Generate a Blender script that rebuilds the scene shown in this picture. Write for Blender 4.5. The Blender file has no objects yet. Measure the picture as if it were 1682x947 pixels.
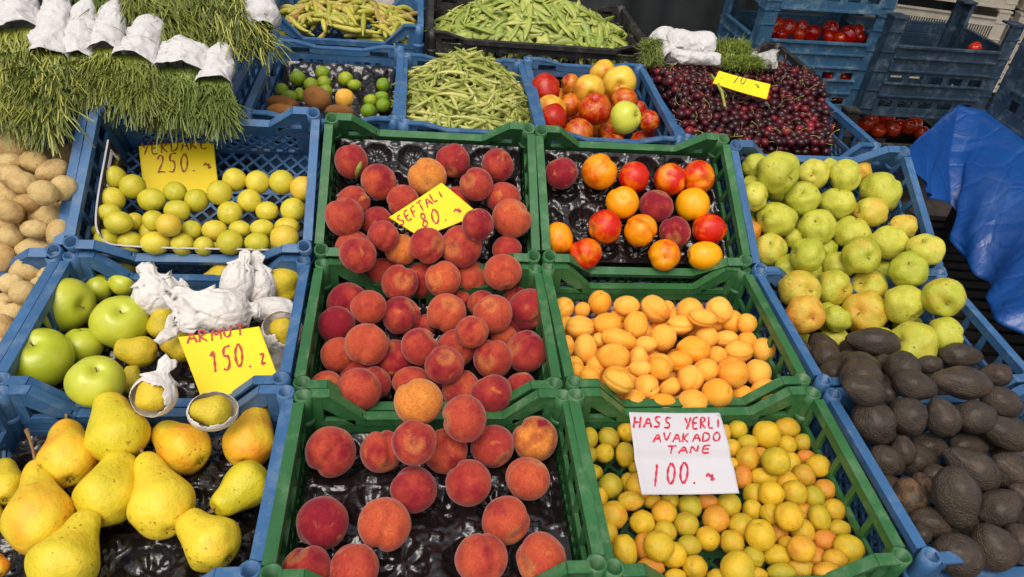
import bpy, bmesh, math, random
from mathutils import Vector, Matrix, noise, Quaternion
random.seed(7)
S=bpy.context.scene
# ------------------------------------------------------------------ camera
F_PX=1200.0; CX,CY=841.0,473.5; CAMZ=1.64
W2C=Matrix(((0.990621887717399,-0.09993834846719307,0.09316974874317671),
            (0.015391244155386868,-0.5959405939338006,-0.8028810111748678),
            (0.13576223767515858,0.7967855012533039,-0.5888136206083848)))
C2W=W2C.transposed()
CAM=Vector((0,0,CAMZ))
cd=bpy.data.cameras.new('camera'); cam=bpy.data.objects.new('camera',cd); S.collection.objects.link(cam)
cd.sensor_width=36; cd.lens=36*F_PX/1682; cd.clip_start=.02; cd.clip_end=300
R3=Matrix((W2C[0],-W2C[1],-W2C[2])).transposed()
cam.matrix_world=Matrix.Translation(CAM)@R3.to_4x4()
S.camera=cam
# ------------------------------------------------------------------ sky and sun
SUN_EL=math.radians(62); SUN_AZ=math.radians(205)      # azimuth clockwise from +Y
w=bpy.data.worlds.new('World'); S.world=w; w.use_nodes=True
wt=w.node_tree; bg=wt.nodes['Background']; sk=wt.nodes.new('ShaderNodeTexSky'); sk.sky_type='NISHITA'
sk.sun_disc=False; sk.sun_elevation=SUN_EL; sk.sun_rotation=SUN_AZ; sk.air_density=1.0; sk.dust_density=4.0; sk.ozone_density=.6
hsv=wt.nodes.new('ShaderNodeHueSaturation'); hsv.inputs['Saturation'].default_value=.35; wt.links.new(sk.outputs[0],hsv.inputs['Color'])   # thin overcast
wt.links.new(hsv.outputs[0],bg.inputs[0]); bg.inputs[1].default_value=.15
sl=bpy.data.lights.new('sun','SUN'); so=bpy.data.objects.new('sun',sl); S.collection.objects.link(so)
sl.energy=1.25; sl.angle=math.radians(38); sl.color=(1,.92,.80)
sd=Vector((math.sin(SUN_AZ)*math.cos(SUN_EL),math.cos(SUN_AZ)*math.cos(SUN_EL),math.sin(SUN_EL)))
so.rotation_euler=sd.to_track_quat('Z','Y').to_euler()
S.view_settings.view_transform='Standard'; S.view_settings.look='None'; S.view_settings.exposure=0.10; S.view_settings.gamma=1
# ------------------------------------------------------------------ pixel helpers
def ray(x,y): return C2W@Vector(((x-CX)/F_PX,(y-CY)/F_PX,1.0))
def at(x,y,t): return CAM+ray(x,y)*t
def onplane(x,y,o,n):
    r=ray(x,y); t=(o-CAM).dot(n)/r.dot(n); return CAM+r*t
VIEWR=C2W@Vector((1,0,0)); VIEWD=C2W@Vector((0,1,0)); VIEWB=C2W@Vector((0,0,-1))   # right, down, back towards viewer
# ------------------------------------------------------------------ object helpers
def link(o,parent=None):
    S.collection.objects.link(o)
    if parent is not None: o.parent=parent
    return o
def tag(o,label=None,cat=None,group=None,kind=None):
    if label: o['label']=label
    if cat: o['category']=cat
    if group: o['group']=group
    if kind: o['kind']=kind
    return o
def empty(name,mat=None):
    o=bpy.data.objects.new(name,None); o.empty_display_size=.05; link(o)
    if mat is not None: o.matrix_world=mat
    return o
def mesh_from(name,vs,fs,mat=None,smooth=False,mats=None,fmi=None):
    me=bpy.data.meshes.new(name); me.from_pydata([tuple(v) for v in vs],[],fs); me.update()
    if mats:
        for m in mats: me.materials.append(m)
        if fmi: me.polygons.foreach_set('material_index',fmi)
    elif mat: me.materials.append(mat)
    if smooth: me.polygons.foreach_set('use_smooth',[True]*len(me.polygons))
    return me
def obj(name,me,parent=None,mw=None):
    o=bpy.data.objects.new(name,me); link(o,parent)
    if mw is not None: o.matrix_local=mw
    return o
class MB:
    def __init__(s): s.v=[]; s.f=[]
    def box(s,x0,x1,y0,y1,z0,z1):
        b=len(s.v); s.v+=[Vector(p) for p in ((x0,y0,z0),(x1,y0,z0),(x1,y1,z0),(x0,y1,z0),(x0,y0,z1),(x1,y0,z1),(x1,y1,z1),(x0,y1,z1))]
        s.f+=[tuple(b+i for i in q) for q in ((0,3,2,1),(4,5,6,7),(0,1,5,4),(1,2,6,5),(2,3,7,6),(3,0,4,7))]
    def bar(s,a,b_,w,t,up=Vector((0,0,1))):
        a=Vector(a); b_=Vector(b_); d=(b_-a).normalized(); sx=d.cross(up)
        if sx.length<1e-6: sx=d.cross(Vector((0,1,0)))
        sx.normalize(); sy=sx.cross(d).normalized(); b=len(s.v)
        for p in (a,b_):
            for i,j in ((-1,-1),(1,-1),(1,1),(-1,1)): s.v.append(p+sx*i*w/2+sy*j*t/2)
        s.f+=[tuple(b+i for i in q) for q in ((0,3,2,1),(4,5,6,7),(0,1,5,4),(1,2,6,5),(2,3,7,6),(3,0,4,7))]
    def prism(s,pts,axis_off):
        n=len(pts); b=len(s.v); s.v+=[Vector(p) for p in pts]+[Vector(p)+Vector(axis_off) for p in pts]
        s.f.append(tuple(b+i for i in range(n))[::-1]); s.f.append(tuple(b+n+i for i in range(n)))
        for i in range(n): j=(i+1)%n; s.f.append((b+i,b+j,b+n+j,b+n+i))
    def tube(s,pts,rad,n=6,cap=True):
        b=len(s.v); k=len(pts)
        for i,p in enumerate(pts):
            d=(pts[min(i+1,k-1)]-pts[max(i-1,0)])
            d=d.normalized() if d.length>1e-9 else Vector((0,0,1))
            u=d.cross(Vector((0.31,.2,.93))).normalized(); v=d.cross(u); r=rad[i] if hasattr(rad,'__len__') else rad
            for j in range(n):
                a=2*math.pi*j/n; s.v.append(p+u*math.cos(a)*r+v*math.sin(a)*r)
        for i in range(k-1):
            for j in range(n):
                q=(j+1)%n; s.f.append((b+i*n+j,b+i*n+q,b+(i+1)*n+q,b+(i+1)*n+j))
        if cap: s.f.append(tuple(b+j for j in range(n))[::-1]); s.f.append(tuple(b+(k-1)*n+j for j in range(n)))
    def lathe(s,prof,c=(0,0,0),n=14):
        b=len(s.v); c=Vector(c)
        for r,z in prof:
            for j in range(n): a=2*math.pi*j/n; s.v.append(c+Vector((r*math.cos(a),r*math.sin(a),z)))
        for i in range(len(prof)-1):
            for j in range(n): q=(j+1)%n; s.f.append((b+i*n+j,b+i*n+q,b+(i+1)*n+q,b+(i+1)*n+j))
    def me(s,name,mat,smooth=False): return mesh_from(name,s.v,s.f,mat,smooth)
# ------------------------------------------------------------------ material kit
def newmat(name):
    m=bpy.data.materials.new(name); m.use_nodes=True; return m,m.node_tree,m.node_tree.nodes['Principled BSDF']
def N(nt,t,**k):
    n=nt.nodes.new(t)
    for a,b in k.items(): setattr(n,a,b)
    return n
def L(nt,a,b): nt.links.new(a,b)
def coords(nt):
    """object coordinates plus a random fourth dimension per object"""
    tc=N(nt,'ShaderNodeTexCoord'); oi=N(nt,'ShaderNodeObjectInfo'); mu=N(nt,'ShaderNodeMath',operation='MULTIPLY'); mu.inputs[1].default_value=60
    L(nt,oi.outputs['Random'],mu.inputs[0]); return tc.outputs['Object'],mu.outputs[0],oi
def noi(nt,co,w,scale,detail=3,rough=.5,vec=None,dist=0):
    n=N(nt,'ShaderNodeTexNoise',noise_dimensions='4D'); n.inputs['Scale'].default_value=scale; n.inputs['Detail'].default_value=detail
    n.inputs['Roughness'].default_value=rough; n.inputs['Distortion'].default_value=dist
    if vec:
        mp=N(nt,'ShaderNodeMapping'); mp.inputs['Scale'].default_value=vec; L(nt,co,mp.inputs[0]); L(nt,mp.outputs[0],n.inputs['Vector'])
    else: L(nt,co,n.inputs['Vector'])
    if w is not None: L(nt,w,n.inputs['W'])
    return n.outputs['Fac']
def ramp(nt,fac,stops,interp='LINEAR'):
    r=N(nt,'ShaderNodeValToRGB'); cr=r.color_ramp; cr.interpolation=interp
    while len(cr.elements)<len(stops): cr.elements.new(.5)
    for e,(p,c) in zip(cr.elements,stops): e.position=p; e.color=(*c,1) if len(c)==3 else c
    if fac is not None: L(nt,fac,r.inputs[0])
    return r.outputs[0]
def mixc(nt,fac,a,b):
    m=N(nt,'ShaderNodeMix',data_type='RGBA')
    for s,v in ((m.inputs[0],fac),(m.inputs[6],a),(m.inputs[7],b)):
        if isinstance(v,(int,float)): s.default_value=v
        elif isinstance(v,tuple): s.default_value=(*v,1)
        else: L(nt,v,s)
    return m.outputs[2]
def mth(nt,op,a,b=None,c=None,clamp=False):
    m=N(nt,'ShaderNodeMath',operation=op); m.use_clamp=clamp
    for i,v in enumerate((a,b,c)):
        if v is None: continue
        if isinstance(v,(int,float)): m.inputs[i].default_value=v
        else: L(nt,v,m.inputs[i])
    return m.outputs[0]
def step(nt,v,lo,hi): 
    m=N(nt,'ShaderNodeMapRange'); m.inputs[1].default_value=lo; m.inputs[2].default_value=hi; L(nt,v,m.inputs[0]); return m.outputs[0]
def bump(nt,p,h,st,dist=.02):
    b=N(nt,'ShaderNodeBump'); b.inputs['Strength'].default_value=st; b.inputs['Distance'].default_value=dist; L(nt,h,b.inputs['Height']); L(nt,b.outputs[0],p.inputs['Normal']); return b
def sepcol(nt,oi):
    s=N(nt,'ShaderNodeSeparateColor'); L(nt,oi.outputs['Color'],s.inputs[0]); return s.outputs
def zaxis(nt,co):
    s=N(nt,'ShaderNodeSeparateXYZ'); L(nt,co,s.inputs[0]); return s.outputs
def fruit_mat(name,c_lo,c_hi,blush,blush_sc=1.1,rough=.4,spots=None,spot_sc=9,spot_w=.06,bumpst=.1,bump_sc=6,sheen=0,streak=False,spec=.5,stemcol=None,sss=.0,blush_gain=1.0,fine=.25,coat=0,c_top=None,stemlo=.80,mott=0,patch=None,pit=None):
    """skin colour runs from c_lo to c_hi with object colour R, blush amount is object colour G"""
    m,nt,p=newmat(name); co,w,oi=coords(nt); sc=sepcol(nt,oi); xyz=zaxis(nt,co)
    n1=noi(nt,co,w,1.6,3)
    f=mth(nt,'ADD',sc[0],mth(nt,'MULTIPLY',mth(nt,'SUBTRACT',n1,.5),1.6),clamp=True)
    col=mixc(nt,f,c_lo,c_hi)
    if c_top: col=mixc(nt,step(nt,sc[0],.8,1.0),col,c_top)
    n2=noi(nt,co,w,blush_sc,2.5,.55)
    bf=mth(nt,'ADD',mth(nt,'MULTIPLY',mth(nt,'SUBTRACT',n2,.5),2.6*blush_gain),mth(nt,'MULTIPLY_ADD',sc[1],1.5,-.45),clamp=True)
    if streak:
        st=noi(nt,co,w,3.2,4,.7,vec=(2.6,2.6,.35))
        bf=mth(nt,'MULTIPLY',bf,mth(nt,'MULTIPLY_ADD',st,2.4,-.1),clamp=True)
    col=mixc(nt,bf,col,blush)
    n3=noi(nt,co,w,14,4,.7)
    if patch: col=mixc(nt,mth(nt,'MULTIPLY',step(nt,noi(nt,co,w,1.15,4,.6,dist=.6),.60,.74),.7),col,patch)
    if mott: col=mixc(nt,mth(nt,'MULTIPLY',step(nt,noi(nt,co,w,6,6,.72,dist=1.2),.45,.68),mott),col,tuple(x*.55 for x in blush))
    dk=mixc(nt,1.0,col,(0,0,0)); hs=N(nt,'ShaderNodeHueSaturation'); hs.inputs['Saturation'].default_value=1.05
    L(nt,mth(nt,'MULTIPLY_ADD',mth(nt,'SUBTRACT',n3,.5),fine*2,1.0),hs.inputs['Value']); L(nt,col,hs.inputs['Color']); col=hs.outputs[0]
    if stemcol:
        z=step(nt,mth(nt,'ADD',xyz[2],mth(nt,'MULTIPLY',mth(nt,'SUBTRACT',n3,.5),.2)),stemlo,stemlo+.16); col=mixc(nt,mth(nt,'MULTIPLY',z,.6),col,stemcol)
    if pit: col=mixc(nt,step(nt,xyz[2],.772,.79),col,pit) if False else col
    if spots:
        sp=step(nt,noi(nt,co,w,spot_sc*1.5,2.5,.6),.655-spot_w*.25,.69-spot_w*.25); ms=step(nt,noi(nt,co,w,1.8,2),.42,.56)
        col=mixc(nt,mth(nt,'MULTIPLY',mth(nt,'MULTIPLY',sp,ms),.8),col,spots)
    L(nt,col,p.inputs['Base Color']); p.inputs['Specular IOR Level'].default_value=spec
    rr=mth(nt,'MULTIPLY_ADD',noi(nt,co,w,5,3),.25,rough-.12); L(nt,rr,p.inputs['Roughness'])
    if coat: p.inputs['Coat Weight'].default_value=coat; p.inputs['Coat Roughness'].default_value=.12
    if sheen: 
        p.inputs['Sheen Weight'].default_value=sheen; p.inputs['Sheen Roughness'].default_value=.35; p.inputs['Sheen Tint'].default_value=(1,.72,.66,1)
    if sss: p.inputs['Subsurface Weight'].default_value=sss; p.inputs['Subsurface Radius'].default_value=(.4,.2,.08); p.inputs['Subsurface Scale'].default_value=.1
    bump(nt,p,noi(nt,co,w,bump_sc,5,.6),bumpst,.15)
    return m
M={}
M['peach']=fruit_mat('peach_skin',(.40,.055,.050),(.64,.145,.070),(.26,.024,.036),1.3,.85,bumpst=.22,bump_sc=30,sheen=.40,spec=.18,stemcol=(.72,.36,.09),fine=.55,blush_gain=1.5,c_top=(.78,.32,.08),stemlo=.80,mott=.38,patch=(.80,.37,.10),pit=(.10,.05,.02))
M['nectarine']=fruit_mat('nectarine_skin',(.90,.27,.02),(.92,.42,.04),(.62,.018,.008),1.2,.4,spots=(.9,.5,.15),spot_sc=14,spot_w=.03,bumpst=.08,bump_sc=14,spec=.45,stemcol=(.9,.45,.08),blush_gain=1.3)
M['apricot']=fruit_mat('apricot_skin',(.86,.38,.06),(.93,.52,.12),(.82,.23,.04),1.3,.6,spots=(.30,.09,.02),spot_sc=9,spot_w=.14,bumpst=.10,bump_sc=10,spec=.3,sheen=.12,blush_gain=.6,fine=.15)
M['plum']=fruit_mat('yellow_plum_skin',(.43,.36,.04),(.76,.47,.055),(.66,.24,.06),1.5,.55,spots=(.33,.12,.03),spot_sc=6,spot_w=.10,bumpst=.12,bump_sc=8,spec=.4,blush_gain=.7,fine=.22)
M['greenplum']=fruit_mat('pale_plum_skin',(.50,.46,.05),(.76,.60,.09),(.78,.45,.08),1.0,.42,spots=(.22,.14,.03),spot_sc=5,spot_w=.08,bumpst=.10,bump_sc=8,spec=.45,blush_gain=.5,fine=.18)
M['apple_green']=fruit_mat('green_apple_skin',(.47,.53,.045),(.66,.63,.09),(.70,.45,.08),.9,.38,spots=(.6,.62,.25),spot_sc=11,spot_w=.03,bumpst=.04,bump_sc=8,spec=.5,coat=.25,blush_gain=.3,fine=.08)
M['quince']=fruit_mat('dull_green_apple_skin',(.40,.43,.05),(.62,.58,.10),(.72,.27,.06),1.3,.48,spots=(.12,.06,.02),spot_sc=5,spot_w=.11,bumpst=.15,bump_sc=3.5,spec=.4,blush_gain=.6,fine=.2,mott=.12)
M['lime']=fruit_mat('lime_skin',(.17,.30,.02),(.40,.46,.04),(.5,.5,.05),1,.4,bumpst=.2,bump_sc=18,spec=.5)
M['kiwi']=fruit_mat('kiwi_skin',(.20,.085,.03),(.36,.16,.055),(.14,.05,.02),1,.8,bumpst=.2,bump_sc=25,spec=.2,sheen=.2)
M['pear']=fruit_mat('yellow_pear_skin',(.64,.54,.05),(.88,.64,.08),(.90,.34,.06),.9,.42,spots=(.26,.11,.02),spot_sc=5,spot_w=.13,bumpst=.16,bump_sc=4,spec=.4,blush_gain=1.1,fine=.16)
M['ypear']=fruit_mat('speckled_pear_skin',(.50,.42,.045),(.80,.56,.07),(.66,.36,.06),1.1,.5,spots=(.28,.14,.03),spot_sc=8,spot_w=.16,bumpst=.2,bump_sc=5,spec=.35,fine=.25)
M['redapple']=fruit_mat('streaked_apple_skin',(.80,.28,.04),(.85,.56,.09),(.46,.028,.02),1.1,.38,spots=(.85,.6,.3),spot_sc=12,spot_w=.03,bumpst=.05,bump_sc=8,streak=True,spec=.5,blush_gain=.8)
M['tomato']=fruit_mat('tomato_skin',(.55,.02,.01),(.72,.07,.015),(.42,.012,.008),1,.15,bumpst=.02,bump_sc=5,spec=.7,coat=.4)
M['potato']=fruit_mat('potato_skin',(.60,.42,.18),(.74,.55,.27),(.48,.29,.12),1.5,.65,spots=(.16,.08,.03),spot_sc=5,spot_w=.13,bumpst=.30,bump_sc=9,spec=.3,fine=.35)
def avocado_mat():
    m,nt,p=newmat('avocado_skin'); co,w,oi=coords(nt); sc=sepcol(nt,oi)
    v=N(nt,'ShaderNodeTexVoronoi',voronoi_dimensions='4D'); v.inputs['Scale'].default_value=14; L(nt,co,v.inputs['Vector']); L(nt,w,v.inputs['W'])
    n=noi(nt,co,w,24,4,.7); n2=noi(nt,co,w,2.2,3)
    h=mth(nt,'ADD',mth(nt,'MULTIPLY',v.outputs['Distance'],-1.2),n)
    col=mixc(nt,step(nt,n2,.35,.7),(.036,.025,.018),(.075,.053,.034))
    col=mixc(nt,mth(nt,'MULTIPLY',step(nt,n,.5,.8),.55),col,(.17,.125,.085))
    col=mixc(nt,mth(nt,'MULTIPLY',sc[1],step(nt,noi(nt,co,w,3,5),.42,.62)),col,(.25,.12,.045))
    L(nt,col,p.inputs['Base Color']); p.inputs['Roughness'].default_value=.45; p.inputs['Specular IOR Level'].default_value=.32
    p.inputs['Coat Weight'].default_value=.35; p.inputs['Coat Roughness'].default_value=.38; bump(nt,p,h,.5,.07); return m
M['avocado']=avocado_mat()
def cherry_mat():
    m,nt,p=newmat('cherry_skin'); co,w,oi=coords(nt)
    geo=N(nt,'ShaderNodeNewGeometry')
    r=mth(nt,'ADD',mth(nt,'MULTIPLY',oi.outputs['Random'],1),mth(nt,'MULTIPLY',geo.outputs['Random Per Island'],1.0)); r=mth(nt,'FRACT',r)
    col=ramp(nt,r,[(0,(.014,.003,.005)),(.5,(.045,.004,.008)),(.85,(.105,.007,.012)),(1,(.24,.016,.020))])
    L(nt,col,p.inputs['Base Color']); p.inputs['Roughness'].default_value=.27; p.inputs['Specular IOR Level'].default_value=.4; return m
M['cherry']=cherry_mat()
def plastic(name,col,dirt,rough=.42,amount=.5,bevel=.0008,trans=0):
    m,nt,p=newmat(name); tc=N(nt,'ShaderNodeTexCoord'); oi=N(nt,'ShaderNodeObjectInfo'); co=tc.outputs['Object']
    w=mth(nt,'MULTIPLY',oi.outputs['Random'],9.0)
    n1=noi(nt,co,w,9,5,.65); n2=noi(nt,co,w,90,4,.7,vec=(1,1,.35)); n3=noi(nt,co,w,28,5,.75)
    c=mixc(nt,step(nt,n1,.35,.7),tuple(x*.82 for x in col),tuple(min(1,x*1.18) for x in col))
    sc_=mth(nt,'MULTIPLY',step(nt,n3,.50,.68),amount); c=mixc(nt,sc_,c,dirt)
    sc2=mth(nt,'MULTIPLY',step(nt,n2,.62,.72),amount*.7); c=mixc(nt,sc2,c,tuple(min(1,x*1.6+.05) for x in col))
    L(nt,c,p.inputs['Base Color']); L(nt,mth(nt,'MULTIPLY_ADD',n3,.35,rough-.15),p.inputs['Roughness'])
    be=N(nt,'ShaderNodeBevel',samples=3); be.inputs[0].default_value=bevel
    b=N(nt,'ShaderNodeBump'); b.inputs['Strength'].default_value=.25; b.inputs['Distance'].default_value=.002; L(nt,n3,b.inputs['Height']); L(nt,be.outputs[0],b.inputs['Normal']); L(nt,b.outputs[0],p.inputs['Normal'])
    return m
M['blue']=plastic('blue_crate_plastic',(.040,.125,.275),(.19,.27,.36))
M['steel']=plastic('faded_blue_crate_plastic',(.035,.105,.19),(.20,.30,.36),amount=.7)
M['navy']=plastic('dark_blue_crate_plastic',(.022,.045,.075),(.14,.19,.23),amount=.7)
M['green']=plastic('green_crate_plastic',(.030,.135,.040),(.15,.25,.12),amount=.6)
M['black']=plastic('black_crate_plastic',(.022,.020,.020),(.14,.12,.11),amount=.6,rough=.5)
M['cream']=plastic('cream_crate_plastic',(.66,.58,.46),(.45,.36,.27),amount=.4)
def tray_mat():
    m,nt,p=newmat('thin_black_tray_plastic'); tc=N(nt,'ShaderNodeTexCoord'); co=tc.outputs['Object']
    n=noi(nt,co,None,38,3,.6); n2=noi(nt,co,None,120,3,.6)
    c=mixc(nt,mth(nt,'MULTIPLY',step(nt,n2,.55,.8),.6),(.012,.009,.009),(.05,.035,.03)); L(nt,c,p.inputs['Base Color'])
    p.inputs['Roughness'].default_value=.20; p.inputs['Specular IOR Level'].default_value=.7
    bump(nt,p,n,.35,.01); return m
M['tray']=tray_mat()
def simple(name,col,rough=.6,var=.15,sc=20,bst=.2,bd=.002,spec=.4,sheen=0,col2=None):
    m,nt,p=newmat(name); tc=N(nt,'ShaderNodeTexCoord'); oi=N(nt,'ShaderNodeObjectInfo'); co=tc.outputs['Object']; w=mth(nt,'MULTIPLY',oi.outputs['Random'],30.0)
    n=noi(nt,co,w,sc,4,.6); c=mixc(nt,step(nt,n,.3,.7),tuple(x*(1-var) for x in col),col2 or tuple(min(1,x*(1+var)) for x in col))
    L(nt,c,p.inputs['Base Color']); p.inputs['Roughness'].default_value=rough; p.inputs['Specular IOR Level'].default_value=spec
    if sheen: p.inputs['Sheen Weight'].default_value=sheen
    bump(nt,p,noi(nt,co,w,sc*3,4,.6),bst,bd); return m
M['stem']=simple('brown_stem_wood',(.26,.15,.06),.7,.4,300)
M['greenstem']=simple('green_stem',(.30,.33,.06),.6,.3,200)
M['calyx']=simple('dry_calyx',(.07,.04,.015),.8,.4,300)
M['yellow_card']=simple('yellow_card',(.93,.68,.010),.55,.04,12,.05,spec=.3)
M['white_card']=simple('white_card',(.58,.55,.57),.6,.05,12,.08,spec=.3)
M['red_ink']=simple('dark_red_marker_ink',(.42,.025,.012),.5,.3,150,.0)
M['brown_ink']=simple('brown_marker_ink',(.33,.07,.005),.5,.4,150,.0)
M['pink_ink']=simple('crimson_marker_ink',(.55,.012,.045),.5,.3,150,.0)
M['grey_ink']=simple('grey_marker_ink',(.10,.09,.05),.5,.2,150,.0)
def paper_mat(name,col,tr=.25):
    m,nt,p=newmat(name); tc=N(nt,'ShaderNodeTexCoord'); oi=N(nt,'ShaderNodeObjectInfo'); co=tc.outputs['Object']; w=mth(nt,'MULTIPLY',oi.outputs['Random'],30.0)
    n=noi(nt,co,w,22,6,.65,dist=.8); c=mixc(nt,step(nt,n,.3,.7),tuple(x*.93 for x in col),col)
    L(nt,c,p.inputs['Base Color']); p.inputs['Roughness'].default_value=.75; p.inputs['Specular IOR Level'].default_value=.25
    v=N(nt,'ShaderNodeTexVoronoi',feature='DISTANCE_TO_EDGE'); v.inputs['Scale'].default_value=26; 
    mp=N(nt,'ShaderNodeVectorMath',operation='ADD'); nn=N(nt,'ShaderNodeTexNoise'); nn.inputs['Scale'].default_value=30; L(nt,co,nn.inputs['Vector']); 
    ms=N(nt,'ShaderNodeVectorMath',operation='SCALE'); ms.inputs['Scale'].default_value=.05; L(nt,nn.outputs['Color'],ms.inputs[0]); L(nt,co,mp.inputs[0]); L(nt,ms.outputs[0],mp.inputs[1]); L(nt,mp.outputs[0],v.inputs['Vector'])
    h=mth(nt,'ADD',mth(nt,'MULTIPLY',mth(nt,'MINIMUM',v.outputs['Distance'],.25),2.0),n)
    bump(nt,p,h,.8,.004); return m
M['tissue']=paper_mat('white_tissue_paper',(.76,.71,.66))
M['wrap']=paper_mat('white_wrapping_paper',(.66,.63,.61))
M['dill']=simple('dill_fronds',(.16,.25,.03),.6,.35,30,.1,col2=(.32,.38,.06))
def bean_mat(name,a,b,c,isl=1.0):
    m,nt,p=newmat(name); co,w,oi=coords(nt); geo=N(nt,'ShaderNodeNewGeometry')
    r=mth(nt,'FRACT',mth(nt,'ADD',oi.outputs['Random'],mth(nt,'MULTIPLY',geo.outputs['Random Per Island'],isl))); cc=ramp(nt,r,[(0,a),(.6,b),(1,c)])
    n=noi(nt,co,w,40,4,.6); hs=N(nt,'ShaderNodeHueSaturation'); L(nt,mth(nt,'MULTIPLY_ADD',n,.8,.62),hs.inputs['Value']); L(nt,cc,hs.inputs['Color']); L(nt,hs.outputs[0],p.inputs['Base Color'])
    p.inputs['Roughness'].default_value=.42; bump(nt,p,noi(nt,co,w,90,2),.2,.002); return m
M['bean']=bean_mat('green_bean_skin',(.26,.30,.05),(.40,.41,.09),(.55,.52,.17))
M['flatbean']=bean_mat('flat_bean_skin',(.25,.32,.055),(.36,.41,.08),(.48,.49,.13))
M['okra']=bean_mat('yellow_pepper_skin',(.34,.34,.04),(.52,.46,.07),(.36,.19,.07))
M['herb']=bean_mat('samphire_stalks',(.080,.11,.018),(.21,.24,.035),(.44,.42,.09),.55)
M['herb2']=bean_mat('dark_samphire_stalks',(.07,.11,.02),(.15,.20,.035),(.30,.33,.07),.6)
M['ground']=simple('dark_concrete',(.05,.048,.045),.9,.3,3,.3)
M['pallet']=simple('dark_pallet_plastic',(.045,.035,.030),.6,.4,30,.3)
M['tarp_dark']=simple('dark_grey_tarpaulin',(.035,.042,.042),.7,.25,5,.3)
M['leaf']=simple('peach_leaf_green',(.22,.27,.05),.5,.3,60,.2)
def gingham():
    m,nt,p=newmat('purple_gingham_cloth'); tc=N(nt,'ShaderNodeTexCoord'); s=N(nt,'ShaderNodeSeparateXYZ'); L(nt,tc.outputs['Object'],s.inputs[0])
    def st(o): return mth(nt,'GREATER_THAN',mth(nt,'FRACT',mth(nt,'MULTIPLY',o,62.0)),.5)
    f=mth(nt,'MULTIPLY',mth(nt,'ADD',st(s.outputs[0]),st(mth(nt,'ADD',s.outputs[1],s.outputs[2]))),.5)
    c=ramp(nt,f,[(0,(.62,.58,.62)),(.5,(.22,.17,.33)),(1,(.06,.04,.13))])
    v=N(nt,'ShaderNodeTexVoronoi'); v.inputs['Scale'].default_value=26; L(nt,tc.outputs['Object'],v.inputs['Vector'])
    c=mixc(nt,step(nt,v.outputs['Distance'],.34,.30),c,(.025,.015,.04)); L(nt,c,p.inputs['Base Color']); p.inputs['Roughness'].default_value=.8; return m
M['gingham']=gingham()
def satin():
    m,nt,p=newmat('blue_tarpaulin'); tc=N(nt,'ShaderNodeTexCoord'); co=tc.outputs['Object']
    n=noi(nt,co,None,6,4,.6); c=mixc(nt,step(nt,n,.3,.7),(.006,.050,.22),(.009,.080,.31)); L(nt,c,p.inputs['Base Color'])
    p.inputs['Roughness'].default_value=.34; p.inputs['Specular IOR Level'].default_value=.6
    wv=N(nt,'ShaderNodeTexVoronoi',feature='DISTANCE_TO_EDGE'); wv.inputs['Scale'].default_value=4.5; L(nt,co,wv.inputs['Vector'])
    n2=noi(nt,co,None,14,5,.6,dist=1.2); w2=N(nt,'ShaderNodeTexVoronoi',feature='DISTANCE_TO_EDGE'); w2.inputs['Scale'].default_value=9; L(nt,co,w2.inputs['Vector'])
    h=mth(nt,'ADD',mth(nt,'ADD',mth(nt,'MULTIPLY',mth(nt,'MINIMUM',wv.outputs['Distance'],.10),3.0),mth(nt,'MULTIPLY',mth(nt,'MINIMUM',w2.outputs['Distance'],.06),2.0)),mth(nt,'MULTIPLY',mth(nt,'ABSOLUTE',mth(nt,'SUBTRACT',n2,.5)),.5)); bump(nt,p,h,.35,.03)
    t1=N(nt,'ShaderNodeTexNoise'); t1.inputs['Scale'].default_value=5; t1.inputs['Detail'].default_value=6; L(nt,co,t1.inputs['Vector'])
    c2=mixc(nt,mth(nt,'MULTIPLY',step(nt,t1.outputs[0],.52,.7),.35),c,(.10,.17,.30)); L(nt,c2,p.inputs['Base Color']); return m
M['satin']=satin()
# ================================================================== crates
def frame(X,Y,Z,t,yaw):      # rim centre (camera relative z) -> matrix of the rim plane
    return Matrix.Translation((X,Y,Z+CAMZ))@Matrix.Rotation(yaw,4,'Z')@Matrix.Rotation(t,4,'X')
_cr={}
def lattice(mb,axis,a0,a1,z0,z1,c,th,style,sp=.017,bw=.0042):
    """bars filling a rectangle; axis 0 = wall along x at y=c, axis 1 = wall along y at x=c, axis 2 = floor (a along x, z is y)"""
    def P(a,z):
        return Vector((a,c,z)) if axis==0 else Vector((c,a,z)) if axis==1 else Vector((a,z,c))
    up={0:Vector((0,1,0)),1:Vector((1,0,0)),2:Vector((0,0,1))}[axis]
    if style in('diamond','floor'):
        h=z1-z0; wd=a1-a0; k=-h
        while k<wd:
            for sgn in (1,-1):
                u0=max(k,0); u1=min(k+h,wd)
                if u1-u0>.004:
                    v0=u0-k; v1=u1-k
                    if sgn<0: v0,v1=h-v0,h-v1
                    mb.bar(P(a0+u0,z0+v0),P(a0+u1,z0+v1),bw,th*(1 if sgn>0 else .93),up)
            k+=sp*1.414
    elif style=='slots':
        n=max(1,int((a1-a0)/sp))
        for i in range(n+1): a=a0+(a1-a0)*i/n; mb.bar(P(a,z0),P(a,z1),bw,th,up)
        mb.bar(P(a0,(z0+z1)/2),P(a1,(z0+z1)/2),bw,th*.9,up)
    elif style=='louvre':
        n=max(1,int((z1-z0)/.026))
        for i in range(n+1): z=z0+(z1-z0)*i/n; mb.bar(P(a0,z),P(a1,z),.011,th*1.5,up)
        n=4
        for i in range(n+1): a=a0+(a1-a0)*i/n; mb.bar(P(a,z0),P(a,z1),.008,th,up)
    elif style=='fine':
        n=max(1,int((a1-a0)/.012))
        for i in range(n+1): a=a0+(a1-a0)*i/n; mb.bar(P(a,z0),P(a,z1),.0045,th,up)
        for q in (.33,.66): mb.bar(P(a0,z0+(z1-z0)*q),P(a1,z0+(z1-z0)*q),.006,th*1.2,up)
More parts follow.
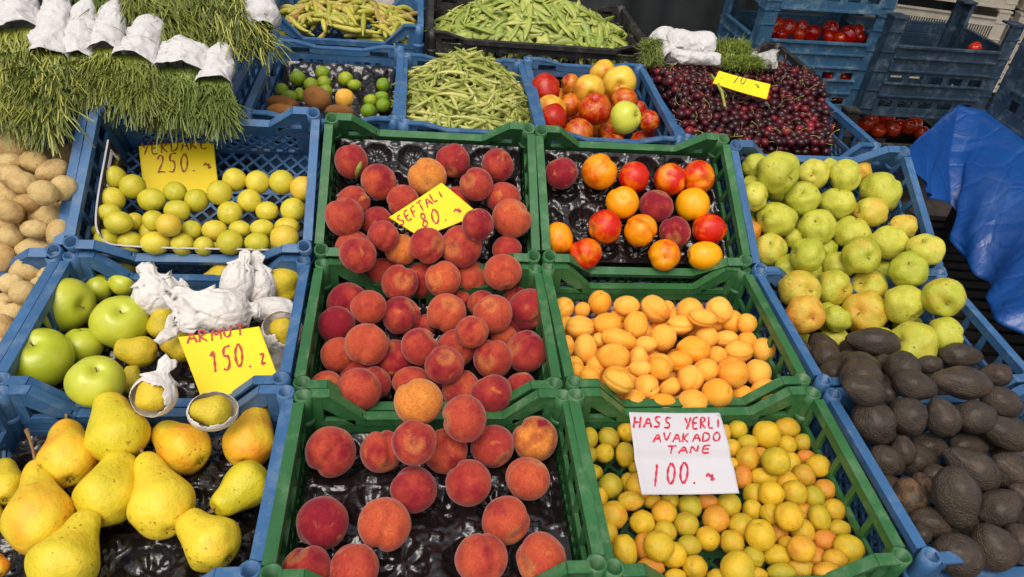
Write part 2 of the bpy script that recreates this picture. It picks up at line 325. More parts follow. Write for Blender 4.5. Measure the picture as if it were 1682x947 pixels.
def crate_meshes(key,W,D,H,sad,mat,style,sadside=False):
    if key in _cr: return _cr[key]
    w,d=W/2,D/2; zs=H-sad; out=[]
    # corner post: hollow tube, local to its corner
    mb=MB(); r=.0125
    mb.lathe([(r*.62,0),(r*.95,0),(r*.95,H-.03),(r,H-.022),(r,H),(r*.76,H),(r*.72,H-.035),(0,H-.035)],n=16)
    mb.lathe([(r*1.12,H-.052),(r*1.12,H-.046),(r*.9,H-.046)],n=16)
    post=mb.me('corner_post',mat,False)
    for p in post.polygons: p.use_smooth=True
    for sx in (-1,1):
        for sy in (-1,1): out.append(('corner_post',post,(sx*w,sy*d,0)))
    def rail(mb,axis,a0,a1,zt,c,out_s):
        th=.0065; hh=.016
        def B(a0,a1,c0,c1,z0,z1):
            if axis==0: mb.box(a0,a1,min(c0,c1),max(c0,c1),z0,z1)
            else: mb.box(min(c0,c1),max(c0,c1),a0,a1,z0,z1)
        B(a0,a1,c-.0035,c+.0035,zt-hh,zt-.003)
        B(a0,a1,c-.004*out_s,c+.0115*out_s,zt-.003,zt)           # flat lip
        B(a0,a1,c+.009*out_s,c+.0115*out_s,zt-.012,zt-.003)      # turned down edge
        n=int((a1-a0)/.038)
        for i in range(1,n): a=a0+(a1-a0)*i/n; B(a-.0012,a+.0012,c+.0035*out_s,c+.009*out_s,zt-.013,zt-.003)
    # long walls with a dip between corner brackets
    for sy in (-1,1):
        mb=MB(); c=sy*(d+.001)
        x1=w-.012
        if sad>0:
            xm=w-.082
            rail(mb,0,-xm,xm,zs,c,sy)
            for sx in (-1,1):
                cy0,cy1=c-.004,c+.004
                def pr(pts): mb.prism([(sx*x,cy0,z) for x,z in pts],(0,.008,0))
                def lip(xa,za,xb,zb): 
                    mb.bar((sx*xa,c+sy*.003,za),(sx*xb,c+sy*.003,zb),.016,.0035,Vector((0,0,1)))
                pr([(w-.010,H-.004),(w-.026,H-.004),(w-.026,zs-.014),(w-.010,zs-.014)])
                pr([(w-.0262,H-.004),(w-.036,H-.004),(xm-.004,zs),(xm-.004,zs-.016),(xm+.012,zs-.012),(w-.0262,H-.026)])
                pr([(w-.0262,zs-.0135),(xm+.0122,zs-.0135),(xm+.0122,zs-.002),(w-.0262,zs-.002)])
                lip(w-.008,H-.002,w-.036,H-.002); lip(w-.036,H-.002,xm-.002,zs-.001)
        else:
            rail(mb,0,-x1,x1,H-.002,c,sy)
        zt=zs-.016 if sad>0 else H-.018
        mb.box(-x1,x1,c-.003,c+.003,0,.014)
        mb.box(-x1,x1,c-.0028,c+.0028,zt-.014,zt-.0005)
        for xx in (-x1,-.006,x1-.03): mb.box(xx,xx+(.012 if xx==-.006 else .03),c-.0032,c+.0032,.014,zt-.014)
        if style=='open':
            mb.box(-x1,x1,c-.002,c+.002,.014,zt-.05)
            for i in range(6): a=-x1+2*x1*i/5; mb.box(a-.006,a+.006,c-.0026,c+.0026,zt-.05,zt-.014)
        else: lattice(mb,0,-x1+.03,x1-.03,.014,zt-.014,c,.004,style)
        out.append(('long_wall',mb.me('long_wall',mat),(0,0,0)))
    for sx in (-1,1):
        mb=MB(); c=sx*(w+.001); y1=d-.012
        rail(mb,1,-y1,y1,H-.003,c,sx)
        mb.box(c-.003,c+.003,-y1,y1,0,.014)
        zt=H-.019; zb=H-.055
        for i in range(6): a=-y1+2*y1*i/5; a=max(-y1,min(y1-.01,a-.004)); mb.box(c-.003,c+.003,a,a+.01,zb,zt)
        mb.box(c-.0032,c+.0032,-y1,y1,zb-.009,zb-.0003)
        for yy in (-y1,y1-.02): mb.box(c-.0028,c+.0028,yy,yy+.02,.014,zb-.009)
        lattice(mb,1,-y1+.02,y1-.02,.014,zb-.009,c,.004,'louvre' if style=='open' else style)
        out.append(('side_wall',mb.me('side_wall',mat),(0,0,0)))
    mb=MB(); lattice(mb,2,-w+.004,w-.004,-d+.004,d-.004,.004,.005,'floor',sp=.020,bw=.005)
    mb.bar((-w,-d*.33,.004),(w,-d*.33,.004),.010,.0062); mb.bar((-w,d*.33,.004),(w,d*.33,.004),.010,.0062)
    out.append(('base_grid',mb.me('base_grid',mat),(0,0,0)))
    _cr[key]=out; return out
def crate(fr,label,W=.37,D=.27,H=.15,sad=.048,mat='blue',style='diamond',group='plastic crates laid out on the stall',name='plastic_crate'):
    key=(W,D,H,sad,mat,style)
    base=fr@Matrix.Translation((0,0,-H))
    e=empty(name,base); tag(e,label,'crate',group)
    for nm,me,loc in crate_meshes(key,W,D,H,sad,M[mat],style):
        o=obj(nm,me,e); o.location=loc
    return e
# ------------------------------------------------------------------ the posed crates (fitted from their corner posts)
P={'Z1':(-0.7682,1.1750,-0.6495,0.5700,0.0093),'Z2':(-0.768,.9257,-.742,.078,0.003),
'A1':(-0.3693,1.1848,-0.6372,0.5564,0.0071),'A2':(-0.3700,0.9257,-0.7390,0.0776,0.0028),'A3':(-0.3586,0.6261,-0.7515,0.0385,-0.0036),
'B1':(0.0310,1.1865,-0.6458,0.5446,-0.0146),'B2':(0.0311,0.9214,-0.7434,0.0844,-0.0066),'B3':(0.0360,0.6175,-0.7504,0.0253,-0.0061),
'C1':(0.4287,1.1856,-0.6478,0.5222,-0.0003),'C2':(0.4275,0.9214,-0.7391,0.0809,0.0153),'C3':(0.4259,0.6137,-0.7502,0.0639,0.0051),
'D1':(0.8248,1.1759,-0.6561,0.5418,0.0168),'D2':(0.8295,0.9214,-0.7375,0.0690,0.0207),'D3':(0.8306,0.6143,-0.7479,0.0531,0.0196),
'L0':(-.1811,1.5906,-.6034,.0328,-.0061),'G0':(.1145,1.5627,-.6043,.0177,.0008),'P0':(.4118,1.5655,-.6052,.0405,-.0187),
'H0':(.80,1.575,-.625,.0,.01),'M0':(-.655,1.600,-.600,.0,0),'O0':(-.178,2.02,-.572,.0,.0),'K0':(.330,2.08,-.590,.0,-.0245),
'KB':(.838,1.915,-.615,.0,0),'O1':(-.17,2.34,-.57,.0,.0)}
FR={k:frame(*v) for k,v in P.items()}
PLASTIC={}
crate(FR['Z1'],'blue crate of potatoes at the left edge, below the leftmost herb bunches')
crate(FR['Z2'],'blue crate of potatoes at the left edge, beside the big green apples')
crate(FR['A1'],'blue crate of small yellow green plums with the 250 sign')
crate(FR['A2'],'blue crate of green apples and paper wrapped pears with the 150 sign')
crate(FR['A3'],'blue crate of large yellow pears in the front left corner')
crate(FR['B1'],'green crate of peaches with the 80 sign standing in it',mat='green',style='slots')
crate(FR['B2'],'green crate heaped with peaches, middle crate of the peach column',mat='green',style='slots')
crate(FR['B3'],'green crate of peaches spaced on a black tray, front of the peach column',mat='green',style='slots')
crate(FR['C1'],'green crate of glossy nectarines, just in front of the red apples',mat='green',style='slots')
crate(FR['C2'],'green crate heaped with orange apricots',mat='green',style='slots')
crate(FR['C3'],'green crate of little yellow plums with the white 100 sign',mat='green',style='slots')
crate(FR['D1'],'blue crate of dull green apples in front of the cherries',)
crate(FR['D2'],'blue crate holding green apples and the rear avocados')
crate(FR['D3'],'blue crate of dark avocados in the front right corner')
crate(FR['L0'],'narrow blue crate of limes on a crinkled black tray',W=.281,D=.385,sad=.012,style='open')
crate(FR['G0'],'narrow blue crate heaped with thin green beans',W=.27,D=.37,sad=.012,style='open')
crate(FR['P0'],'narrow blue crate of red and yellow apples',W=.281,D=.385,sad=.012,style='open')
crate(FR['H0'],'blue crate overflowing with dark cherries',W=.44,D=.33,H=.16,sad=.05)
crate(FR['M0'],'wide blue crate under the paper wrapped herb bunches',W=.57,D=.33)
crate(FR['O0'],'blue crate of yellow green peppers behind the limes',W=.37,D=.27)
crate(FR['K0'],'black crate heaped with flat green beans',W=.57,D=.36,H=.19,sad=.015,mat='black',style='slots')
crate(FR['KB'],'black crate behind the cherries with herbs and paper rolls',W=.44,D=.30,H=.17,sad=.04,mat='black',style='slots')
crate(FR['O1'],'blue crate behind the peppers with a grey paper sheet in it',W=.37,D=.27)
# ------------------------------------------------------------------ ground, stall tables, cloth
def setting(name,me): o=obj(name,me); o['kind']='structure'; return o
setting('ground',mesh_from('ground',[(-60,-40,0),(60,-40,0),(60,90,0),(-60,90,0)],[(0,1,2,3)],M['ground']))
def stall():
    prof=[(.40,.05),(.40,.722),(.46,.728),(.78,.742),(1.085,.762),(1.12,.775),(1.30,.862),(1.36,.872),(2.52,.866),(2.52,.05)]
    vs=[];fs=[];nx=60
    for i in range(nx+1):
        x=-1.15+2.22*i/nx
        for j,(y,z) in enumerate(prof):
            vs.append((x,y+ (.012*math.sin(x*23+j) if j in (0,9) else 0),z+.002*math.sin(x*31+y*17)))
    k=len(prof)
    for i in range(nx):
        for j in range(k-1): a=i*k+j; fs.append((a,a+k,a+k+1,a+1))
    o=obj('stall_cover',mesh_from('stall_cover',vs,fs,M['tarp_dark'],True)); tag(o,'stall cloth under the crates, coloured dark for the shade there','tablecloth')  # cloth coloured dark to stand for the shade beneath the crates
    vs=[];fs=[]
    for i in range(81):
        x=.235+.40*i/80
        for y,z in ((1.052,.748),(1.062,.800),(1.072,.830),(1.10,.845)): vs.append((x,y+.002*math.sin(x*60),z+.001*math.sin(x*90)))
    for i in range(80):
        for j in range(3): a=i*4+j; fs.append((a,a+4,a+5,a+1))
    o=obj('gingham_cloth',mesh_from('gingham_cloth',vs,fs,M['gingham'],True)); tag(o,'purple gingham cloth strip showing between nectarines and apricots','tablecloth')
    e=empty('stall_table',Matrix.Translation((0,1.4,0))); tag(e,'stepped stall table under the gingham cloth and the crates','table')
    mb=MB(); mb.box(-1.13,1.05,-.98,-.29,.66,.70); mb.box(-1.13,1.05,-.10,1.1,.80,.84); obj('tabletop',mb.me('tabletop',M['pallet']),e)
    for x in (-1.1,1.02):
        for y,z in ((-.95,.66),(-.05,.80),(1.05,.80)):
            mb=MB(); mb.box(-.02,.02,-.02,.02,0,z); o=obj('leg',mb.me('leg',M['pallet']),e); o.location=(x,y,0)
    # riser lath that tilts the second row: a dark board under each tilted crate
stall()
# ================================================================== black fruit trays
def tray(fr,label,W=.345,D=.245,h=-.062,nx=5,ny=4,depth=.020,seed=0,amp=.0065,curl=0.0):
    vs=[];fs=[];R=96;C=int(R*W/D) if W<D*2 else 150
    C=min(C,140); cx=W/nx; cy=D/ny
    for j in range(R+1):
        for i in range(C+1):
            x=-W/2+W*i/C; y=-D/2+D*j/R
            row=int((y+D/2)/cy); xo=(row%2)*cx*.5
            u=((x+W/2+xo)/cx)%1-.5; v=((y+D/2)/cy)%1-.5
            r=math.hypot(u,v); a=math.atan2(v,u)
            z=-depth*max(0,1-(r/.42)**4) if r<.42 else .0
            z*=.75+.6*noise.noise(Vector((x*9,y*9,seed)))
            z+=.0018*math.cos(8*a)*(1 if .12<r<.40 else 0)
            if r<.12: z+=.006*(1-r/.12)
            if abs(u)>.40 and abs(v)>.36: z+=.006
            q=Vector((x*28,y*28,seed*3.1)); z+=amp*noise.noise(q)+amp*.6*abs(noise.noise(q*2.7))
            e=min(W/2-abs(x),D/2-abs(y))
            if e<.010: z=z*e/.010+.004*(1-e/.010)
            z+=curl*max(0,y/D*2-.25)**2
            vs.append((x,y,z))
    for j in range(R):
        for i in range(C): a=j*(C+1)+i; fs.append((a,a+1,a+C+2,a+C+1))
    b=len(vs); 
    o=obj('fruit_tray',mesh_from('fruit_tray',vs,fs,M['tray'],True),None,fr@Matrix.Translation((0,0,h)))
    tag(o,label,'tray'); return o
tray(FR['B1'],'black moulded tray under the peaches with the 80 sign',seed=1,h=-.052)
tray(FR['B2'],'black moulded tray under the heaped middle peaches',seed=2,h=-.085)
tray(FR['B3'],'black moulded tray showing between the front peaches',seed=3,h=-.072,nx=4,ny=3,depth=.022)
tray(FR['C1'],'black moulded tray under the nectarines',seed=4,h=-.052)
tray(FR['A3'],'black moulded tray under the large yellow pears',seed=5,h=-.080,nx=4,ny=3,depth=.02,amp=.009)
tray(FR['A2'],'black tray under the green apples and wrapped pears',seed=6,h=-.095)
tray(FR['L0'],'crinkled black tray under the limes, bent up at its back',W=.255,D=.35,seed=7,h=-.075,nx=3,ny=4,amp=.013,curl=.05)
tray(FR['D2'],'black tray under the rear avocados',seed=8,h=-.11)
# ================================================================== fruit shapes (unit radius, stem end at +Z)
def ico(sub):
    bm=bmesh.new(); bmesh.ops.create_icosphere(bm,subdivisions=sub,radius=1); vs=[v.co.copy() for v in bm.verts]; fs=[tuple(v.index for v in f.verts) for f in bm.faces]; bm.free(); return vs,fs
ICO={k:ico(k) for k in (3,4,5)}
def shape(name,fn,mat,sub=5):
    vs,fs=ICO[sub]; return mesh_from(name,[fn(v) for v in vs],fs,mat,True)
def sm(x,a,b): t=max(0,min(1,(x-a)/(b-a))); return t*t*(3-2*t)
def ang0(v,a0=0):
    a=math.atan2(v.y,v.x)-a0; return abs((a+math.pi)%(2*math.pi)-math.pi)
def f_peach(k,groove=.075,cav=.17,tip=.05):
    def fn(v):
        th=math.acos(max(-1,min(1,v.z))); r=1+.035*noise.noise(v*1.3+Vector((k*7,0,0)))
        r-=cav*math.exp(-(th/.26)**2)
        g=ang0(v); wdt=.20; s=math.sin(th)
        r-=groove*math.exp(-(g*max(s,.15)/wdt)**2)*sm(th,.05,.4)*(1-sm(th,2.5,3.1))
        r+=.03*math.exp(-((g-.55)/.4)**2)*s
        r+=tip*math.exp(-((math.pi-th)/.16)**2)
        return Vector((v.x*r,v.y*r,v.z*r*.95))
    return fn
def f_apple(k,lob=.02,tall=.90,bumpy=.02,cav=.30):
    def fn(v):
        th=math.acos(max(-1,min(1,v.z))); a=math.atan2(v.y,v.x)
        r=1+bumpy*noise.noise(v*1.6+Vector((k*5,3,0)))+lob*math.cos(5*a+k)*sm(th,1.2,2.9)+.015*math.cos(3*a+k*2)
        r-=cav*math.exp(-(th/.30)**2)+.17*math.exp(-((math.pi-th)/.28)**2)
        w=1-.10*sm(th,1.5,3.0)
        return Vector((v.x*r*w,v.y*r*w,v.z*r*tall))
    return fn
def f_pear(k,neck=.42,tall=1.32,bumpy=.03,bend=.10):
    def fn(v):
        th=math.acos(max(-1,min(1,v.z))); r=1+bumpy*noise.noise(v*1.5+Vector((k*9,1,4)))
        s_=max(.06,math.sqrt(max(0,1-v.z*v.z))); q=(1-neck*sm(v.z,-.35,.62))*s_**(-.42*sm(v.z,.1,.9)); z=v.z*tall*(1.0 if v.z>0 else .80)
        z-=.07*math.exp(-(th/.2)**2)+(-.10)*math.exp(-((math.pi-th)/.25)**2)
        return Vector((v.x*q*r+bend*sm(v.z,0,1),v.y*q*r,z*r))
    return fn
def f_egg(k,bumpy=.03,groove=0.0,tall=1.0,narrow=.0,freq=1.5,oval=0.0):
    def fn(v):
        th=math.acos(max(-1,min(1,v.z))); r=1+bumpy*noise.noise(v*freq+Vector((k*9,1,4)))+bumpy*.4*noise.noise(v*freq*2.6+Vector((k*3,1,4)))
        if groove:
            r-=groove*math.exp(-(ang0(v)*max(math.sin(th),.15)/.14)**2)*(1-sm(th,2.3,3.1)); r-=.07*math.exp(-(th/.22)**2)
        q=1-narrow*sm(v.z,-.3,1); q*=1-oval
        return Vector((v.x*r*q,v.y*r*q,v.z*r*tall))
    return fn
SH={}
SH['peach']=[shape('peach',f_peach(i,.06+.03*(i%3),.15),M['peach']) for i in range(5)]
SH['nectarine']=[shape('nectarine',f_peach(i+9,.05+.03*(i%3),.15,.04),M['nectarine']) for i in range(4)]
SH['apricot']=[shape('apricot',f_egg(i,.05,.05+.022*(i%4),1.04,.04*(i%3),oval=.015*(i%4)),M['apricot'],4) for i in range(6)]
SH['plum']=[shape('plum',f_egg(i+20,.06,.015+.02*(i%3),1.05,.05*(i%3),oval=.02*(i%3)),M['plum'],4) for i in range(7)]
SH['greenplum']=[shape('greenplum',f_egg(i+30,.025,.02),M['greenplum'],4) for i in range(4)]
SH['lime']=[shape('lime',f_egg(i+40,.03,0,1.05),M['lime'],4) for i in range(3)]
SH['kiwi']=[shape('kiwi',f_egg(i+50,.05,0,1.0),M['kiwi'],4) for i in range(2)]
SH['apple_green']=[shape('green_apple',f_apple(i,.012,.92,.03,.26),M['apple_green']) for i in range(3)]
SH['quince']=[shape('dull_green_apple',f_apple(i+10,.028,.93,.12,.24),M['quince']) for i in range(6)]
SH['redapple']=[shape('streaked_apple',f_apple(i+20,.02,.92,.05,.30),M['redapple']) for i in range(3)]
SH['tomato']=[shape('tomato',f_apple(i+25,.03,.85,.03,.14),M['tomato'],4) for i in range(2)]
SH['pear']=[shape('pear',f_pear(0,.44,1.32,.06,.10),M['pear']),shape('pear',f_pear(1,.33,1.22,.07,.0),M['pear']),shape('pear',f_pear(2,.27,1.14,.08,-.05),M['pear']),shape('pear',f_pear(3,.50,1.44,.06,.08),M['pear'])]
SH['ypear']=[shape('yellow_pear',f_pear(i+6,.14+.05*i,1.04,.06,.0),M['ypear']) for i in range(3)]
SH['avocado']=[shape('avocado',f_egg(i+70,.06,0,1.0,(.12,.28,.34,.2)[i%4]),M['avocado']) for i in range(5)]
SH['potato']=[shape('potato',f_egg(i+80,.07,0,1.0,0,1.2),M['potato'],5) for i in range(6)]
def stub(name,l,r,mat,bend=.3):
    mb=MB(); pts=[Vector((bend*l*(t**2),0,-.12+t*(l+.12))) for t in (0,.25,.5,.75,1)]; mb.tube(pts,[r*.9,r*.8,r*.7,r*.75,r*1.25],6); return mb.me(name,mat,True)
STEM={'apple':stub('stem',.22,.035,M['stem']),'short':stub('stem',.10,.05,M['stem']),'pear':stub('stem',1.15,.06,M['stem'],-.22),'nub':stub('stem',.34,.07,M['stem'],.35)}
def calyx_mesh():
    mb=MB()
    for i in range(6): a=i*math.pi/3; mb.bar((.03*math.cos(a),.03*math.sin(a),-.01),(.13*math.cos(a+.2),.13*math.sin(a+.2),.05+.02*(i%2)),.045,.012)
    return mb.me('calyx',M['calyx'])
CAL=calyx_mesh()
def scar_mesh():
    mb=MB(); mb.lathe([(.001,.035),(.05,.03),(.075,.0),(.09,-.03)],n=9); return mb.me('stem_scar',M['stem'],True)
SCAR=scar_mesh()
# ================================================================== placing fruit
PLACED=[]
ORD='zero first second third fourth fifth sixth seventh eighth ninth tenth eleventh twelfth thirteenth fourteenth fifteenth sixteenth seventeenth eighteenth nineteenth twentieth twentyfirst twentysecond twentythird twentyfourth'.split()
def parse(txt,ox,oy,s):
    out=[]
    for e in txt.replace('\n',' ').split(';'):
        tk=e.split()
        if not tk: continue
        nums=[];d={}
        for k,t in enumerate(tk):
            if t[0]=='#': d['desc']=' '.join(tk[k:])[1:]; break
            if t[0] in 'lmgsvkh' : d[t[0]]=t[1:]
            else: nums.append(float(t))
        x,y,a=nums[:3]; b=nums[3] if len(nums)>3 else a; an=nums[4] if len(nums)>4 else 0
        out.append(dict(x=ox+x/s,y=oy+y/s,a=a/s,b=b/s,ang=an,**d))
    return out
def rowlabels(items,noun,place,look):
    it=sorted(items,key=lambda q:q['y']); 
    mean=sum(q['b'] for q in it)/len(it); rows=[];cur=[it[0]]
    for q in it[1:]:
        if q['y']-cur[0]['y']<mean*1.35: cur.append(q)
        else: rows.append(cur); cur=[q]
    rows.append(cur)
    for ri,r in enumerate(rows):
        r.sort(key=lambda q:q['x'])
        for ci,q in enumerate(r):
            pos=('leftmost' if ci==0 else 'rightmost' if ci==len(r)-1 else ORD[ci+1]+' from left') if len(r)>1 else 'alone'
            rw='back row' if ri==0 else 'front row' if ri==len(rows)-1 else ORD[min(15,ri+1)]+' row from back'
            lk=q.get('desc') or look(q)
            q['label']=' '.join(('%s %s, %s in %s %s'%(lk,noun,pos,rw,place)).split()[:16]) if len(r)>1 else '%s %s, alone in %s %s'%(lk,noun,rw,place)
def put(items,kind,fr,base,noun,place,cat,group,look,cap=.16,tol=.88,name=None,squash=(.72,1.38),axis='auto',stem=None,cal=False,minlift=0):
    o=fr.translation.copy(); n=(fr.to_3x3()@Vector((0,0,1))).normalized()
    rowlabels(items,noun,place,look)
    for q in items: q['lv']=int(q.get('l','0'))
    items=sorted(items,key=lambda q:(q['lv'],q['y']+.4*q['b']))
    for q in items:
        a,b=q['a'],q['b']; x,y=q['x'],q['y']
        if b/a<squash[0] and q['ang']==0: y+=(a-b)*.75; b=a
        if a/b<squash[0] and axis=='auto' and q['ang']==0: a=b=(a+b)/2
        if q['lv']<0 and kind in('peach','plum','apricot','quince'): a*=1.12; b*=1.12
        rp=(a+b)/2; r=ray(x,y); k=rp/F_PX
        t=(base+float(q.get('h','0'))+.004*q['lv']-(CAM-o).dot(n))/(r.dot(n)-k)
        tmin=(base+cap-(CAM-o).dot(n))/(r.dot(n)-k)
        for _ in range(150):
            c=CAM+r*t; R=rp*t/F_PX; ok=True
            for (c2,R2) in PLACED:
                dd=(c-c2).length
                if dd<tol*(R+R2): ok=False; break
            if ok or t<tmin: break
            t-=.0018
        c=CAM+r*t; R=rp*t/F_PX; PLACED.append((c,R))
        u=(VIEWR*math.cos(math.radians(q['ang']))+VIEWD*math.sin(math.radians(q['ang'])))
        ms=SH[kind]; vi=int(q['v']) if 'v' in q else random.randrange(len(ms)); me=ms[vi%len(ms)]
        vb=(CAM-c).normalized()
        if axis=='long' or (axis=='auto' and abs(a-b)/max(a,b)>.14 and 's' not in q):
            if b>a: zax=u.cross(vb).normalized(); la,lb=b,a
            else: zax=u.normalized(); la,lb=a,b
            zax=(zax+vb*random.uniform(-.25,.25)).normalized()
            if random.random()<.5 and 'f' not in q: zax=-zax
            q0=zax.to_track_quat('Z','Y'); sx,sz=lb*t/F_PX,la*t/F_PX
        else:
            sx=sz=R
            if 's' in q:
                dx,dy=[float(v_) for v_ in q['s'].split(',')]
                rt=vb.cross(VIEWD).normalized(); rt=rt if rt.dot(VIEWR)>0 else -rt; dn=vb.cross(rt).normalized(); dn=dn if dn.dot(VIEWD)>0 else -dn
                zax=(rt*dx+dn*dy+vb*math.sqrt(max(0,1-dx*dx-dy*dy))).normalized()
            else:
                zax=Vector((random.gauss(0,1),random.gauss(0,1),random.gauss(0,1))).normalized()
                if kind in('apple_green','quince','redapple'):
                    zax=(zax-vb*zax.dot(vb)); zax=(zax.normalized()+vb*random.uniform(-.25,.35)).normalized()
                if abs(zax.dot(vb))>.9 and kind in('peach','nectarine'): zax=(zax-vb*zax.dot(vb)*.7).normalized()
            q0=zax.to_track_quat('Z','Y'); 
        rot=q0@Quaternion((0,0,1),float(q['k'])*math.pi/180 if 'k' in q else random.uniform(0,6.28))
        mw=Matrix.LocRotScale(c,rot,Vector((sx,sx,sz)))
        ob=obj(name or noun.replace(' ','_'),me,None,mw); tag(ob,q['label'],cat,group)
        ob.color=(float(q['m']),float(q['g']),random.random(),1)
        q['ob']=ob
        if kind in('peach','nectarine','apricot','plum') and random.random()<.8: obj('stem_scar',SCAR,ob,Matrix.Translation((0,0,.80 if kind in('peach','nectarine') else .925)))
        if stem and ('s' in q or random.random()<.6): obj('stem',STEM[stem],ob,Matrix.Translation((0,0,.66 if stem=='apple' else .84))@Matrix.Rotation(random.uniform(0,6),4,'Z'))
        if cal: obj('calyx',CAL,ob,Matrix.Translation((0,0,-.745))@Matrix.Rotation(math.pi,4,'X'))
    return items
def setp(items,m=(.5,.25),g=(.4,.25)):
    for q in items:
        q.setdefault('m','%.2f'%min(1,max(0,random.gauss(*m)))); q.setdefault('g','%.2f'%min(1,max(0,random.gauss(*g))))
    return items
s1=2.959; s3=2.7286
def sz(q,big,small): return 'large ' if q['a']>big else 'small ' if q['a']<small else ''
# ---- potatoes
pot1=parse('''85 695 84 57 0;50 785 62 45;170 785 72 56 8;255 835 88 56 -28;50 850 66 50;108 885 72 56 20;208 925 72 46;320 905 50 42;345 840 40 35''',0,0,s1)
pot1+=parse('''210 50 72 62 30;40 15 60 35;310 25 60 62 10;40 70 62 30;130 98 62 46;45 138 72 56 22;248 155 88 50;320 118 46 35;168 225 62 47;55 258 60 54;25 207 52 32;292 250 78 60 90;160 320 92 52 -4;20 365 72 55 90''',0,300,s1)
pot2=parse('''130 420 74 50;55 490 62 50;115 535 62 60 1;25 570 48 38;200 490 50 34;75 642 62 60 1;15 620 40 50;25 700 68 45 60;5 790 50 40;120 600 40 40;235 440 50 30 ;180 455 40 35 l-1''',0,300,s1)
for it,fk,pl in ((pot1,'Z1','of the potato crate below the herbs'),(pot2,'Z2','of the potatoes beside green apples')):
    setp(it,(.5,.3),(.4,.3)); put(it,'potato',FR[fk],-.075,'potato',pl,'potato','potatoes in the left edge crates',lambda q:sz(q,26,18)+('pale' if float(q['m'])>.55 else 'tan'),axis='long')
# ---- small yellow green plums
yp=parse('''553 862 58 56 m.3;645 905 62 58 m.1;1140 873 57 57 m.6;1252 885 60 56 m.7;1370 885 61 60 m.5;1472 915 62 60 m.8 g.6''',0,0,s1)
yp+=parse('''545 67 60 42 m.7;738 83 68 57 m.3;852 47 55 52 m.1 s.0,-.5;955 85 58 55 m.2;1067 48 58 62 m.4;1213 87 60 52 m.7;1425 133 64 57 m.6;1298 138 56 48 m.6;1117 147 62 55 m.5 s-.1,-.2;862 135 62 52 m.3;530 145 57 45 m.2;575 192 68 55 m.3;655 188 42 45 m.4;745 172 50 36 m.4;820 205 62 54 m.6 g.6;730 230 50 36 m.5 l-1;490 230 42 32 m.5 l-1;520 280 63 56 m.1;635 292 60 56 m.3;755 293 70 57 m.8;932 230 52 45 m.3;1043 230 60 50 m.6;887 300 58 52 m.4;990 307 48 46 m.4;1165 225 55 42 m.4;1118 290 66 57 m.1;1050 318 32 32 m.7 l-1;1275 222 58 45 m.5;1250 292 62 52 m.1;1395 215 62 48 m.6;1383 270 70 65 m.6 g.5;1325 312 30 24 m.6 l-1''',0,300,s1)
setp(yp,(.4,.2),(.25,.12)); put(yp,'greenplum',FR['A1'],-.07,'small plum','under the 250 sign','plum','small plums of the 250 crate',lambda q:'green' if float(q['m'])<.25 else 'yellow' if float(q['m'])>.5 else 'yellow green',tol=.92)
# ---- peaches
p1=parse('''465 783 82 85 m.3 g.5 k60 #peach with green leaf;597 882 90 88 m.55;835 862 100 88 m.95 g.1 s0,.35 #yellowish;960 780 82 85 m.1 g.6;1178 803 80 85 m.3;1072 895 84 80 m.3''',420,0,s1)
p1+=parse('''475 95 75 68 l-1 m.4;432 165 95 95 m.3;718 90 82 80 m.25;978 82 62 55 l-1;1203 75 80 68 l-1 m.3;1243 172 98 97 m.75 g.2;590 190 70 65 l-1 m.2;620 258 77 77 m.15;475 300 82 56 l-1;497 350 93 90 m.3 g.5;705 325 68 75 l-1 m.9 g.1;835 303 90 86 m.3;1000 310 92 92 l-1 m.4;1078 203 76 85 m.2;1220 325 76 66 m.1''',420,300,s1)
p2=parse('''1200 435 95 93 m.5 g.2 l1;620 445 86 82;700 487 93 86 s.18,-.12 m.4 l1;805 470 72 88 l-1;910 468 92 84 m.8 g.3 l1;1045 460 82 94;450 565 92 64 l-1 m.1 g.7;395 690 95 88 m0 g1;550 605 87 86 m.5;707 645 100 93 m.4;928 632 98 95 m.7 g.2 l1;1000 570 40 46 l-1;1100 590 62 62 l-1;1155 637 92 97 m.5 s-.25,-.5 l1;1260 560 60 52 l-1;1332 613 102 105 m.05 g.6 l1 k200;830 690 52 48 l-1;1050 725 88 76;1205 745 62 52 l-1;400 835 85 86 m.5;538 787 108 108 m.6 g.2 l1;670 855 82 86 l-1 m.1 g.6;797 795 92 95 m.2;975 805 90 80 l-1;1315 820 102 105 m.2 k100;1152 855 102 92 m.3;918 885 97 93 m.3 s.05,-.45 l1''',420,300,s1)
p2+=parse('''320 100 72 82 m.6 g.2;465 108 102 95 m.4 l1;530 80 58 82 l-1;700 75 82 62 l-1;920 110 76 90 l-1;1055 130 92 97 m.2 l1;1190 105 70 82 m.1 g.6''',420,600,s3)
pt=parse('''730 163 110 108 m.95 g0 #big yellowish;935 237 106 106 m.35 #round;710 345 95 106 m.4 s.02,.02 #stem end up''',420,600,s3)
p3=parse('''337 385 118 110 m.35 k30;565 385 92 102 m.4;850 385 88 92 m.6 l-1;1063 362 97 98 m.15;1253 330 102 103 m.95 g.6;1220 508 97 103 m.7;955 527 103 107 m.25;710 555 105 103 m.1 g.7;300 705 114 120 m0 g.9;577 710 120 120 m.7 g.1;1120 695 107 110 m.5 g.4;225 925 115 115 m.1 g.7;440 915 107 122 m.3;1010 865 118 118 m.4;1280 870 113 118 m.5 g.2''',420,600,s3)
lk=lambda q:sz(q,34,28)+('dark red' if float(q['m'])-.5*float(q['g'])<-.1 else 'orange' if float(q['m'])>.6 else 'red')
for it,fk,b,pl in ((p1,'B1',-.052,'in the 80 sign crate'),(p2,'B2',-.085,'of the middle heap'),(p3,'B3',-.075,'of the front crate')):
    setp(it,(.4,.2),(.4,.2)); put(it,'peach',FR[fk],b,'peach',pl,'peach','peaches in the green crates',lk,tol=.86)
